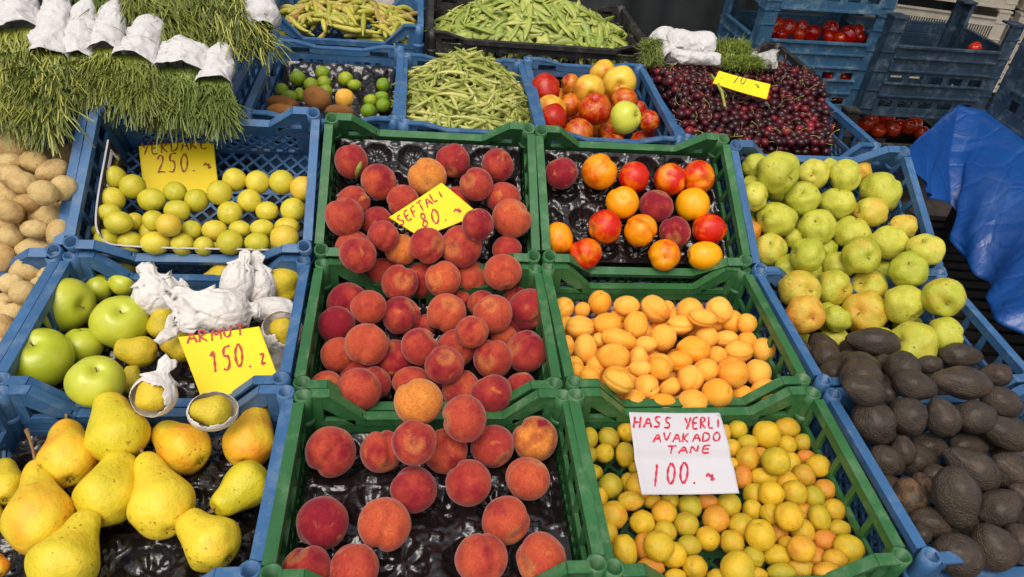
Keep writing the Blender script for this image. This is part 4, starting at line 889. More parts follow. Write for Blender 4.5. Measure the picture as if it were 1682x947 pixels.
heap('flat_bean',290,FR['K0'],.250,.150,.115,-.060,.128,.0122,2.8,.62,'flatbean','broad flat green bean curled in the heap in the black crate','bean','flat green beans in the black crate',330,taper=.7,stufflabel='lower layers of flat green beans in the black crate')
heap('green_pepper',130,FR['O0'],.160,.110,.042,-.037,.078,.0092,1,.28,'okra','slim yellow green pepper in the heap behind the limes','pepper','slim peppers behind the limes',110,taper=.45,neck=1,stufflabel='lower layers of slim peppers behind the limes')
# ================================================================== cherries
def cherries():
    vs,fs=ICO[3]
    def fn(v):
        th=math.acos(max(-1,min(1,v.z))); r=1-.16*math.exp(-(th/.4)**2); return Vector((v.x*r,v.y*r*.94,v.z*r*.93))
    me=mesh_from('cherry',[fn(v) for v in vs],fs,M['cherry'],True)
    vs2,fs2=ico(2); low=[fn(v) for v in vs2]
    stems=[]
    for i in range(5):
        mb=MB(); a=i*1.3; pts=[Vector((math.cos(a)*1.6*t*t,math.sin(a)*1.2*t*t,.80+2.6*t-.8*t*t)) for t in (0,.2,.4,.6,.8,1)]; mb.tube(pts,[.09,.05,.05,.05,.06,.11],5); stems.append(mb.me('stem',M['stem' if i%2 else 'greenstem'],True))
    R=.0104; cands=[]
    # heap surface fitted to the blue crate and the black one behind it
    def surfz(x,y):
        fx=(x-.62)/.40
        return CAMZ-.645+.055*math.exp(-((y-1.66)/.20)**2)+.020*math.sin(x*9)*math.sin(y*11)-.02*max(0,abs(fx-.45)-.35)
    pts=[]
    tries=0
    while len(pts)<1950 and tries<60000:
        tries+=1; y=random.uniform(1.405,1.955); 
        x0=.585+.03*(y-1.45); x1=.915+.33*(y-1.40)
        x=random.uniform(x0,x1); lay=random.choice((0,0,1,2)); z=surfz(x,y)-lay*.019+random.uniform(-.004,.004)
        p=Vector((x,y,z))
        if all((p-q).length>R*1.72 for q in pts[-400:]) and all((p-q).length>R*1.55 for q in pts): pts.append(p)
    # the largest in view are individuals
    def vis(p): return -( (surfz(p.x,p.y)-p.z)*12+ p.y)
    top=[p for p in pts if surfz(p.x,p.y)-p.z<.006]; top.sort(key=lambda p:p.y); ind=top[:300]; ids=set(id(p) for p in ind)
    for i,p in enumerate(ind):
        zax=Vector((random.gauss(0,1),random.gauss(0,1),random.gauss(.3,1))).normalized(); q0=zax.to_track_quat('Z','Y')
        o=obj('cherry',me,None,Matrix.LocRotScale(p,q0,Vector((R,R,R))*random.uniform(.9,1.12))); tag(o,'glossy dark red cherry with a thin stem in the cherry heap','cherry','dark cherries in the heap')
        if i%2: obj('stem',random.choice(stems),o)
    V=[];Fc=[];V2=[];F2=[]
    for p in pts:
        if id(p) in ids: continue
        q=Quaternion((random.gauss(0,1),random.gauss(0,1),random.gauss(0,1),random.gauss(0,1))).normalized(); b=len(V); s_=R*random.uniform(.9,1.1)
        V+=[p+q@(v*s_) for v in low]; Fc+=[tuple(b+k for k in f) for f in fs2]
        if random.random()<.55:
            sm_=random.choice(stems); b=len(V2); V2+=[p+q@(v.co*s_) for v in sm_.vertices]; F2+=[tuple(b+k for k in f.vertices) for f in sm_.polygons]
    o=obj('cherry_pile',mesh_from('cherry_pile',V,Fc,M['cherry'],True)); tag(o,'mass of dark cherries filling the back and depth of the heap','cherry',None,'stuff')
    s=obj('stem_tangle',mesh_from('stem_tangle',V2,F2,M['stem'],True),o); s['kind']='stuff'
    mb=MB(); pp=[at(1168,122,1.70),at(1178,136,1.68),at(1186,152,1.655),at(1191,175,1.625)]
    mb.tube(pp,[.003,.0042,.0036,.003],7); mb.tube([pp[1],at(1186,128,1.68)],[.0025,.0015],6); o=obj('green_twig',mb.me('green_twig',M['greenstem'],True)); tag(o,'pale green twig lying on the cherries left of the 70 card','twig')
cherries()
# ================================================================== paper rolls, dill, behind the cherries
def crumple(fn,nu,nv,mat,amp,name,seed,closed=True,fq=40):
    vs=[];fs=[]
    for j in range(nv+1):
        for i in range(nu):
            p=fn(i/nu,j/nv); q=p*fq+Vector((seed*3.7,0,0)); d=noise.noise_vector(q)*amp+noise.noise_vector(q*2.3)*amp*.45
            rg=1-abs(noise.noise(q*.6))*2; d+=noise.noise_vector(q*.4)*amp*rg; d+=(VIEWB+noise.noise_vector(q*.5))*amp*.55*(max(0,1-abs(noise.noise(q*.9+noise.noise_vector(q*.3)))*5)+.6*max(0,1-abs(noise.noise(q*2.1))*5))
            vs.append(p+d)
    for j in range(nv):
        for i in range(nu): k=(i+1)%nu; fs.append((j*nu+i,j*nu+k,(j+1)*nu+k,(j+1)*nu+i))
    if closed: fs.append(tuple(range(nu))[::-1])
    return mesh_from(name,vs,fs,mat,True)
def tubefn(a,b,ra,rb,flat=1.0,up=None,prof=None):
    d=(b-a).normalized(); s=d.cross(up or VIEWB).normalized(); u=s.cross(d)
    def fn(x,t):
        an=2*math.pi*x; r=ra+(rb-ra)*t
        if prof: r*=prof(t)
        return a.lerp(b,t)+s*math.cos(an)*r+u*math.sin(an)*r*flat
    return fn
def roll_(label,p0,p1,t0,t1,r,seed):
    a,b=at(*p0,t0),at(*p1,t1); pr=lambda t: (0.55+.45*sm(t,0,.08))*(1-.25*sm(t,.93,1))
    o=obj('paper_roll',crumple(tubefn(a,b,r,r*.95,.9,prof=pr),40,40,M['wrap'],.006,'paper_roll',seed,fq=30)); m=o.modifiers.new('s','SOLIDIFY'); m.thickness=.001
    tag(o,label,'paper wrapped bunch'); return o
roll_('crumpled white paper roll leaning at the left of the others behind the cherries',(1082,60),(1108,92),1.90,1.84,.036,1)
roll_('big crumpled white paper roll lying behind the cherries',(1092,74),(1172,78),1.86,1.84,.038,2)
roll_('lower thin white paper roll touching the cherries',(1100,92),(1184,98),1.80,1.78,.017,3)
def fronds(name,label,cx,cy,t,w,h,n,mat,seed,cat='herb',dirn=(1,.1)):
    rnd=random.Random(seed); mb=MB(); base=at(cx-w*dirn[0]*.5,cy-h*dirn[1]*.5,t)
    for i in range(n):
        e=at(cx+rnd.uniform(-.5,.5)*w,cy+rnd.uniform(-.5,.5)*h,t-rnd.uniform(-.03,.03)); s=at(cx+rnd.uniform(-.5,.2)*w,cy+rnd.uniform(-.4,.4)*h,t+rnd.uniform(0,.04))
        mid=(s+e)/2+Vector((0,0,rnd.uniform(0,.015))); mb.tube([s,mid,e],[.0012,.001,.0006],3,False)
        for k in range(7):
            q=s.lerp(e,rnd.random()); mb.tube([q,q+Vector((rnd.gauss(0,1),rnd.gauss(0,1),rnd.gauss(0,1)))*.009],[.0008,.0004],3,False)
    o=obj(name,mb.me(name,mat)); tag(o,label,cat,None,'stuff'); return o
fronds('dill','feathery green dill beside the white rolls',1205,86,1.85,62,40,420,M['dill'],1)
fronds('dill','dill trailing right over the back of the cherries',1222,103,1.80,75,18,260,M['dill'],2)
fronds('dill','dull herb tuft at the left of the paper rolls',1073,85,1.84,40,48,260,M['herb2'],3)
rp=obj('crumpled_bag',crumple(tubefn(at(1236,97,1.84),at(1275,100,1.82),.016,.024,.8),30,20,simple('clear_grey_film',(.38,.36,.34),.25,.3,30,.6,.01,spec=.8),.009,'crumpled_bag',9)); tag(rp,'crumpled grey film bag between the dill and the black post','bag')
# ================================================================== tissue wrapped pears
def wrapped(label,x,y,a,b,t_h,tail=None,open_=None,seed=0,fr=FR['A2'],base=-.07,ang=0,around=None,grow=1.10):
    o=fr.translation; n=fr.to_3x3()@Vector((0,0,1)); rp_=(a+b)/2; r=ray(x,y); k=rp_/F_PX
    if around is None:
        t=(base+t_h-(CAM-o).dot(n))/(r.dot(n)-k); c=CAM+r*t; sx=a*t/F_PX; sy=b*t/F_PX
    else:
        c=Vector(around.location); t=(c-CAM).dot(C2W@Vector((0,0,1))); sx=a*t/F_PX*grow; sy=b*t/F_PX*grow
    vb=(CAM-c).normalized()
    rt=vb.cross(VIEWD).normalized(); rt=rt if rt.dot(VIEWR)>0 else -rt; dn=vb.cross(rt).normalized(); dn=dn if dn.dot(VIEWD)>0 else -dn
    ca,sa=math.cos(math.radians(ang)),math.sin(math.radians(ang)); e1=rt*ca+dn*sa; e2=dn*ca-rt*sa
    vs,fs=ICO[5]; out=[]; keep=[]; sr=(sx+sy)/2
    td=[(rt*q[0]+dn*q[1]+vb*q[2]).normalized() for q in (tail or [])]; tlen=[q[3] for q in (tail or [])]
    od=(rt*open_[0]+dn*open_[1]+vb*open_[2]).normalized() if open_ else None
    def fold(q): 
        v_=noise.noise(q); return 1-min(1,abs(v_)*3.2)
    for v in vs:
        d=e1*v.x+e2*v.y+vb*v.z; q=v*1.5+Vector((seed*5.1,0,0)); w_=noise.noise_vector(q*1.2)*.5
        r_=1.0+.030*fold(q*1.0+w_)+.035*fold(q*2.2+w_)+.022*fold(q*5.0+w_)+.03*noise.noise(q)
        if td:
            dd=td[0]; cs=d.dot(dd); e_a=dd.cross(vb).normalized(); e_b=dd.cross(e_a); ph=math.atan2(d.dot(e_b),d.dot(e_a))
            g_=abs(math.sin(ph*5.5+2.5*noise.noise(q*1.1)+seed))**.6; r_+=(.10*g_-.06)*sm(cs,-.55,.75)
        if around is not None: r_=1.045+(r_-1.05)*.35
        p=e1*v.x*sx*r_+e2*v.y*sy*r_+vb*v.z*sr*r_*.95
        for dd,tlx in zip(td,tlen):
            cs=d.dot(dd)
            if cs>.72:
                f=(cs-.72)/.28; ax=dd*p.dot(dd); per=p-ax; wdt=dd.cross(vb).normalized(); th_=wdt.cross(dd)
                nar=1-.55*sm(f,0,.45)+.75*sm(f,.5,1.0)
                pw=wdt*per.dot(wdt)*nar*(1.25+.5*noise.noise(q*4)); pt_=th_*per.dot(th_)*(1-.7*sm(f,0,.5))
                p=ax+pw+pt_+dd*tlx*sr*(f**1.25)*(.85+.28*noise.noise(q*3)+.12*fold(q*2))+th_*sr*.10*noise.noise(q*4)*f
        out.append(p); keep.append(od is None or d.dot(od)<open_[3]+.34*noise.noise(q*1.3)+.10*noise.noise(q*4))
    ff=[f for f in fs if all(keep[i] for i in f)]
    nm='paper_wrap' if od else 'wrapped_pear'
    ob=obj(nm,mesh_from(nm,out,ff,M['tissue'],True),None,Matrix.Translation(c)); md=ob.modifiers.new('s','SOLIDIFY'); md.thickness=.0004
    tag(ob,label,'wrapped pear' if not od else 'paper wrap','pears wrapped in white tissue' if not od else None); return ob
YB=[next(q['ob'] for q in yq if abs(q['x']-X)<2 and abs(q['y']-Y)<2) for X,Y in ((690/s3,600+135/s3),(955/s3,600+205/s3),(1372/s1,300+720/s1))]
def A2p(x,y): return x/s1,300+y/s1
wrapped('tissue wrapped pear next to the round green apples at the back',*A2p(770,550),37,33,.005,[(-.35,-.92,.1,.7),(.8,-.35,.1,.3)],seed=1)
wrapped('big tissue wrapped pear with twisted paper tail, on top in the middle',*A2p(1075,625),50,36,.045,[(-.86,-.50,.15,.95),(-.85,.45,.2,.5),(.95,-.05,.1,.25)],seed=2)
wrapped('tissue wrapped pear standing behind the big middle one',*A2p(1155,490),26,36,.02,[(.25,-.95,.1,.6)],seed=3,ang=10)
wrapped('tissue wrapped pear between the standing one and the round yellow pear',*A2p(1262,510),26,34,.0,[(-.1,-.95,.1,.8)],seed=4)
wrapped('flat folded tissue wrapped pear by the right wall below the yellow pear',*A2p(1330,620),37,22,.01,None,seed=5)
wrapped('tissue peeled off the pear at the right wall beside the 150 sign',463,543,31,30,0,[(-.15,.98,-.1,1.5)],(.2,-.45,.75,.45),seed=6,around=YB[2],grow=1.04)
wrapped('tissue round the half unwrapped pear left of the 150 sign',253,649,33,32,0,[(.35,-.93,.0,1.0)],(-.50,.22,.80,.55),seed=7,around=YB[0],grow=1.04)
wrapped('tissue cupped under the rough yellow pear below the 150 sign',350,675,37,30,0,None,(-.05,-.38,.92,.40),seed=8,around=YB[1],grow=1.03)
so_=obj('tissue_strip',crumple(tubefn(at(256,560,1.09),at(322,510,1.12),.007,.017,.5),20,30,M['tissue'],.006,'tissue_strip',11)); tag(so_,'loose twisted tissue strip across the yellow pears','paper')
# ================================================================== herb bunches
HN=Vector((0,-math.sin(math.radians(20)),math.cos(math.radians(20)))); HO=Vector((-.6,1.33,CAMZ-.585))
def hp(x,y,off=0): return onplane(x,y,HO+HN*off,HN)
def strands(mb,starts,ends,rnd,r=.0017,side=9,droop=.02):
    for s,e in zip(starts,ends):
        L_=(e-s).length; pts=[]; w1=rnd.gauss(0,1)*.07*L_; w2=rnd.gauss(0,1)*.034*L_; w3=rnd.gauss(0,1)*.035*L_; w4=rnd.uniform(11,22); w5=rnd.uniform(0,6); lat=(e-s).cross(HN).normalized()
        for i in range(13):
            t=i/12; pts.append(s.lerp(e,t)+lat*(w1*math.sin(t*4)+w2*math.sin(t*w4+w5)*min(1,t*3))+HN*(w3*math.sin(t*w4*.8+w5)*min(1,t*3)+.05*L_*math.sin(math.pi*t)-.2*droop*t*t))
        mb.tube(pts,[r*(1-.5*i/12)*(1.12 if i%2 else .92) for i in range(13)],3,False)
        for k in range(side):
            i=rnd.randrange(3,12); q=pts[i].lerp(pts[i+1] if i<12 else pts[i],rnd.random()); d=(pts[min(i+1,12)]-pts[i-1]).normalized(); sd=lat*rnd.choice((-1,1))*rnd.uniform(.3,.9)+HN*rnd.uniform(-.2,.5)
            l=rnd.uniform(.022,.065); m1=q+(d*.8+sd*.30).normalized()*l*.5; mb.tube([q,m1,m1+(d+sd*.15).normalized()*l*.6],[r*.85,r*.75,r*.4],3,False)
def bunch(label,top,bot,wid,tip,spread,n,seed,off,mat='herb',wrap=True,wtop=.58,depth=.05,hidden=None):
    rnd=random.Random(seed); s=s1
    sh=30 if wrap else 0; T=(top[0]/s,(top[1]-.6*sh)/s);B=(bot[0]/s,(bot[1]+sh)/s);E_=(tip[0]/s,tip[1]/s); w_=wid/s/2; sp=spread/s/2*.88
    pB=hp(*B,off); tdep=(pB-CAM).dot(C2W@Vector((0,0,1))); R=1.20*w_*tdep/F_PX
    pT=hp(*T,off+.01); e=empty('herb_bunch',Matrix.Translation(pB)); tag(e,label,'herb bunch','samphire bunches at the upper left')
    inv=Matrix.Translation(-pB)
    if wrap:
        pr=lambda t:(.72+.28*sm(t,0,.25))*(1+.05*math.sin(t*9+seed)) if True else 1
        me=crumple(tubefn(pT,pB,R*wtop,R*1.0,.75,up=HN,prof=lambda t:(.60+.12*math.sin(seed*2.1)+(.40-.12*math.sin(seed*2.1))*sm(t,0,.2))*(1-.06*math.exp(-((t-.58)/.05)**2))),64,56,M['wrap'],.0062,'paper_wrap',seed,fq=30)
        o=obj('paper_wrap',me,e,inv); md=o.modifiers.new('s','SOLIDIFY'); md.thickness=.0009
        mb=MB(); ax=(pB-pT).normalized(); sx=ax.cross(HN).normalized(); cc=pT.lerp(pB,.58); rr=R*(wtop+(1-wtop)*.58)*.93
        mb.tube([cc+sx*math.cos(a)*rr+sx.cross(ax)*math.sin(a)*rr*.78 for a in [2*math.pi*i/24 for i in range(25)]],.0009,5); obj('string',mb.me('string',M['wrap']),e,inv)
    dirp=(pB-pT).normalized() if wrap else (hp(*E_,off)-pB).normalized(); lat=dirp.cross(HN).normalized()
    st=[];en=[]; K=max(4,int(spread/34)); tips=[(-1+2*(k_+.5)/K+rnd.gauss(0,.10),rnd.uniform(.70,1.0)) for k_ in range(K)]
    for i in range(int(n*1.15)):
        a=rnd.uniform(0,2*math.pi); q=math.sqrt(rnd.random()); u,v=math.cos(a)*q,math.sin(a)*q
        if wrap: v=min(v,.35)
        st.append(pB+lat*(-u)*R*.85+HN*v*R*.55+Vector((0,0,0)) if False else pB+lat*u*R*.80+HN*v*R*.5-dirp*.012)
        sgn=1 if lat.dot(VIEWR)>0 else -1; un=u*sgn
        tx,tf=min(tips,key=lambda q_:abs(q_[0]-un-rnd.gauss(0,.18))); f=tf*(rnd.uniform(.84,1.0) if i%4 else rnd.uniform(.5,.85))
        ex=B[0]+(E_[0]-B[0])*f; ey=B[1]+(E_[1]-B[1])*f; pull=.35+.5*f
        xx=ex+((un*(1-pull)+tx*pull)+rnd.gauss(0,.10))*(w_+(sp-w_)*f); yy=ey+rnd.gauss(0,.03)*abs(E_[1]-B[1])
        en.append(hp(xx,yy,off-.015*f+v*depth*(1-.5*f)))
    mb=MB(); strands(mb,st,en,rnd,side=5); o=obj('stalks',mb.me('stalks',M[mat]),e,inv); o['kind']='stuff'
    return e
bunch('loose samphire mass behind the white wraps, upper middle',(760,-150),(760,-40),420,(850,240),520,300,21,.035,'herb',False)
bunch('samphire bunch behind the second and third wraps, at the top edge',(420,-150),(420,-60),300,(470,120),340,180,22,.03,'herb2',False)
bunch('samphire bunch hanging down toward the lime crate, at the right end',(1120,-120),(1110,-40),230,(1210,285),300,240,23,.045,'herb',False)
bunch('leftmost white wrapped bunch, its stalks spilling over the potatoes',(90,-90),(85,150),215,(60,620),330,240,1,.045)
bunch('white wrapped bunch cut by the left edge, behind the leftmost one',(-60,20),(-40,160),170,(-20,560),200,100,2,.02)
bunch('tall white wrapped bunch second from the left, stalks over the crate corner',(310,-70),(228,262),150,(190,640),250,170,3,.05)
bunch('white wrapped bunch third from the left, tied with string',(425,15),(380,260),135,(340,455),230,150,4,.045)
bunch('white wrapped bunch leaning left, fourth from the left',(565,40),(510,240),150,(480,460),210,150,5,.045)
bunch('white wrapped bunch with a wide bulging paper, fifth from the left',(745,105),(655,280),165,(690,520),260,180,6,.045,'herb')
bunch('short white wrapped bunch with dark stalks, second from the right',(915,235),(880,345),225,(880,565),250,170,7,.03,'herb2',wtop=.8)
bunch('small white wrapped bunch at the right end of the front row',(1080,235),(1050,385),140,(1060,560),150,130,8,.035,'herb2',wtop=.55)
bw=obj('paper_wrap',crumple(tubefn(hp(425,-10,.06),hp(432,45,.05),.028,.040,.8,up=HN,prof=lambda t:1-.5*sm(t,.75,1)),50,50,M['wrap'],.004,'paper_wrap',31,fq=36)); tag(bw,'rounded white paper wrap left of the peppers','paper wrap')
# ================================================================== paper liner of the 250 crate
def liner():
    fr=FR['A1']; w,d=.160,.126; pts=[(-w,d*.55),(-w,-d*.55),(-w*.93,-d*.9),(-w*.75,-d),(w,-d)]
    q=[Vector((x,y,0)) for x,y in pts]
    for _ in range(3):
        r=[q[0]]
        for a,b in zip(q,q[1:]): r+=[a*.75+b*.25,a*.25+b*.75]
        q=r+[q[-1]]
    vs=[];fs=[];n=len(q)
    for i,p in enumerate(q):
        hgt=-.018 if i<n*.5 else -.030
        vs+=[p+Vector((0,0,-.10)),Vector((p.x*1.03,p.y*1.03,hgt))]
        if i: b=len(vs)-4; fs.append((b,b+2,b+3,b+1))
    e=empty('carton_liner',fr@Matrix.Translation((0,0,-.1))); tag(e,'curved black carton liner with a white edge under the small plums','liner')
    t=Matrix.Translation((0,0,.1)); o=obj('liner_wall',mesh_from('liner_wall',vs,fs,M['tray'],True),e,t); md=o.modifiers.new('s','SOLIDIFY'); md.thickness=.0012
    mb=MB(); mb.tube([vs[i] for i in range(1,len(vs),2)],.0016,5); obj('white_edge',mb.me('white_edge',M['white_card']),e,t)
    mb=MB()
    def pch(y0,y1,z0,z1): x=-.1575; mb.prism([(x-(.004*(z0+.06)/.05),y0,z0),(x-(.004*(z0+.06)/.05),y1,z0),(x-.004,y1,z1),(x-.004,y0,z1)],(.0006,0,0))
    pch(.052,.058,-.055,-.026); pch(.020,.052,-.032,-.026)
    for k in range(3): pch(-.012-.009*k,-.007-.009*k,-.060,-.035)
    for k in range(3): pch(-.050-.008*k,-.0455-.008*k,-.062,-.038)
    obj('printed_marks',mb.me('printed_marks',M['white_card']),e,t)
liner()
# ================================================================== tomato stacks, side table, backdrop
def deepcrate(label,corner,yaw,W,D,H,mat,post=.07,rows=4,openh=.0,emblem=False,fine=False):
    """tall crate; corner = base of its front left corner post"""
    m=M[mat]; e=empty('vegetable_crate',Matrix.Translation(corner)@Matrix.Rotation(yaw,4,'Z')); tag(e,label,'crate','deep crates at the upper right')
    for x in (0,W):
        for y in (0,D):
            mb=MB(); sx=1 if x==0 else -1; sy=1 if y==0 else -1
            mb.box(min(x,x+sx*.045),max(x,x+sx*.045),min(y,y+sy*.012),max(y,y+sy*.012),0,H+post); mb.box(min(x,x+sx*.012),max(x,x+sx*.012),min(y+sy*.012,y+sy*.045),max(y+sy*.012,y+sy*.045),0,H+post)
            for k in range(5): z=.02+k*(H+post)/5; mb.box(min(x-sx*.003,x+sx*.047),max(x-sx*.003,x+sx*.047),min(y-sy*.003,y+sy*.0),max(y-sy*.003,y+sy*.0),z,z+.004)
            mb.box(min(x-sx*.004,x+sx*.048),max(x-sx*.004,x+sx*.048),min(y-sy*.004,y+sy*.048),max(y-sy*.004,y+sy*.048),H+post,H+post+.006)
            obj('corner_post',mb.me('corner_post',m),e)
    def wall(axis,c,out,A):
        mb=MB()
        def B(a0,a1,c0,c1,z0,z1):
            lo,hi=min(c+out*c0,c+out*c1),max(c+out*c0,c+out*c1)
            if axis==0: mb.box(a0,a1,lo,hi,z0,z1)
            else: mb.box(lo,hi,a0,a1,z0,z1)
        a0,a1=.045,A-.045
        B(a0,a1,-.004,.012,H-.006,H); B(a0,a1,-.003,.003,0,.03); B(a0,a1,.003,.008,.0,.006)
        B(a0,a1,-.003,.003,H-.035,H-.006)
        if fine:
            nx=int((a1-a0)/.010)
            for i in range(nx+1): a=a0+(a1-a0)*i/nx; B(a-.0022,a+.0022,-.002,.002,.03,H-.035)
            for q in (.33,.66): B(a0,a1,-.003,.005,.03+(H-.065)*q-.005,.03+(H-.065)*q+.005)
        else:
            nr=rows; z0=.03; hh=(H-.065)/nr
            for k in range(nr):
                z=z0+k*hh; B(a0,a1,-.002,.010,z+hh-.005,z+hh)
                B(a0,a1,-.003,.003,z+hh*.55,z+hh-.005)
                nc_=5
                for i in range(nc_+1): a=a0+(a1-a0)*i/nc_; w_=.014 if k%2 else .024; B(max(a0,a-w_/2),min(a1,a+w_/2),-.0028,.0028,z,z+hh*.55)
                if k%2==1: B(a0,a1,-.0024,.0024,z,z+hh*.55)
        obj('side_panel',mb.me('side_panel',m),e)
    wall(0,0,-1,W); wall(0,D,1,W); wall(1,0,-1,D); wall(1,W,1,D)
    mb=MB(); lattice(mb,2,.01,W-.01,.01,D-.01,.005,.006,'floor',sp=.03,bw=.008); obj('base_grid',mb.me('base_grid',m),e)
    if emblem:
        mb=MB(); c0=Vector((-.0035,D*.28,H*.50))
        for k in range(6):
            a=k*math.pi/3; mb.bar(c0,c0+Vector((0,math.cos(a),math.sin(a)))*.022,.004,.003,Vector((1,0,0)))
            p_=c0+Vector((0,math.cos(a),math.sin(a)))*.013
            for sg in (-.6,.6): mb.bar(p_,p_+Vector((0,math.cos(a+sg),math.sin(a+sg)))*.009,.003,.003,Vector((1,0,0)))
        obj('moulded_emblem',mb.me('moulded_emblem',plastic('red_brown_print',(.13,.06,.06),(.2,.15,.15))),e)
    return e
TB=Vector((1.060,2.215,CAMZ-.880))
deepcrate('faded blue crate full of tomatoes behind the cherries',TB,.03,.425,.30,.235,'steel',post=.085)
deepcrate('faded blue crate stacked on top of the tomato crate, cut by the top edge',TB+Vector((0,0,.327)),.03,.425,.30,.235,'steel',post=.07)
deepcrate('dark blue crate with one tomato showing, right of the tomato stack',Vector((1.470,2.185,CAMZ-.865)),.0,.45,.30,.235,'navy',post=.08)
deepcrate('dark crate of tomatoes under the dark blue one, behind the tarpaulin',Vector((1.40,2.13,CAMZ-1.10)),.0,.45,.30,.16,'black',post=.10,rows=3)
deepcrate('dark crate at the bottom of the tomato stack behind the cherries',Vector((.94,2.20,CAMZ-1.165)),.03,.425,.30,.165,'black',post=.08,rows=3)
deepcrate('blue crate with a star emblem and tomatoes, on the side table at right edge',Vector((1.385,1.205,CAMZ-.598)),.0,.36,.36,.21,'navy',post=.03,rows=3,emblem=True)
for k,(dx,dy,dz,yw) in enumerate(((1.85,2.85,-.95,-.25),(2.35,2.72,-.95,-.18),(1.87,2.87,-.63,-.25),(2.37,2.72,-.63,-.2))):
    deepcrate(('cream slatted crate at the top right, left lower one','cream slatted crate at the top right, right lower one with red inside','cream slatted crate at the top right, left upper one','cream slatted crate at the top right, right upper one')[k],Vector((dx,dy,CAMZ+dz)),yw,.48,.34,.29,'cream',post=.02,fine=True)
# red contents of the cream crate
def tomatoes():
    pts=parse('''505 130 45 42;575 130 36 30;450 120 46 36;625 162 50 36;715 140 45 38;705 178 36 22;800 168 50 45;845 150 32 36;325 85 26 32 g0 m1;290 100 26 20;255 160 20 22;430 155 28 20;560 165 45 25;760 180 40 22;860 185 35 18;480 165 50 20''',1122,0,s1)
    rowlabels(pts,'tomato','of the tomato crate',lambda q:'shiny red')
    cr=Vector((1.28,2.36,CAMZ-.70))
    def put_t(q,t,g,lab=None):
        c=at(q['x'],q['y'],t); R=(q['a']+q['b'])/2/F_PX*t; z=Vector((random.gauss(0,1),random.gauss(0,1),random.gauss(0,1)))
        o=obj('tomato',random.choice(SH['tomato']),None,Matrix.LocRotScale(c,z.to_track_quat('Z','Y'),Vector((R,R,R)))); tag(o,lab or q['label'],'tomato',g); o.color=(random.random(),random.random(),random.random(),1); 
        obj('calyx',CAL,o,Matrix.Translation((0,0,.80))); return o
    for q in pts: put_t(q,2.62 if q['x']<1240 and q['y']<45 else 2.50 if q['x']<1225 else 2.40,'tomatoes in the faded blue crate')
    for i in range(22):   # layers seen through the slots
        p=TB+Vector((.04+.055*(i%7),.04+.02*(i%2),.05+.06*(i//7))); q=p; R=.027
        o=obj('tomato',random.choice(SH['tomato']),None,Matrix.LocRotScale(p,Quaternion((1,0,0),i),Vector((R,R,R)))); tag(o,'tomato glimpsed through the slots of the faded blue crate','tomato','tomatoes seen through the slots'); o.color=(.5,.5,.5,1)
    for i in range(14):
        p=Vector((1.46+.056*(i%7),2.27+.05*(i//7),CAMZ-.955+.01*(i%3))); R=.029
        o=obj('tomato',random.choice(SH['tomato']),None,Matrix.LocRotScale(p,Quaternion((1,0,0),i),Vector((R,R,R)))); tag(o,'tomato in the dark crate behind the tarpaulin','tomato','tomatoes in the dark crate'); o.color=(.7,.2,.5,1)
    for i in range(6):
        p=Vector((1.445,1.28+.052*i,CAMZ-.555+.03*(i%2))); R=.027
        o=obj('tomato',random.choice(SH['tomato']),None,Matrix.LocRotScale(p,Quaternion((1,0,0),i),Vector((R,R,R)))); tag(o,'tomato inside the crate with the star emblem','tomato','tomatoes in the emblem crate'); o.color=(.5,.5,.5,1)
    q=dict(x=1402+1180/5.92,y=462/5.92,a=11,b=9); put_t(q,2.45,None,'single tomato behind the rim of the dark blue crate')
tomatoes()
e=empty('side_support',Matrix.Translation((1.3,2.5,0))); tag(e,'dark low table carrying the tomato stacks at the upper right','table')
mb=MB(); mb.box(-.45,.75,-.55,.3,CAMZ-1.20,CAMZ-1.168); obj('tabletop',mb.me('tabletop',M['pallet']),e)
for x in (-.40,.70):
    for y in (-.5,.25): mb=MB(); mb.box(x-.03,x+.03,y-.03,y+.03,0,CAMZ-1.2); obj('leg',mb.me('leg',M['pallet']),e)
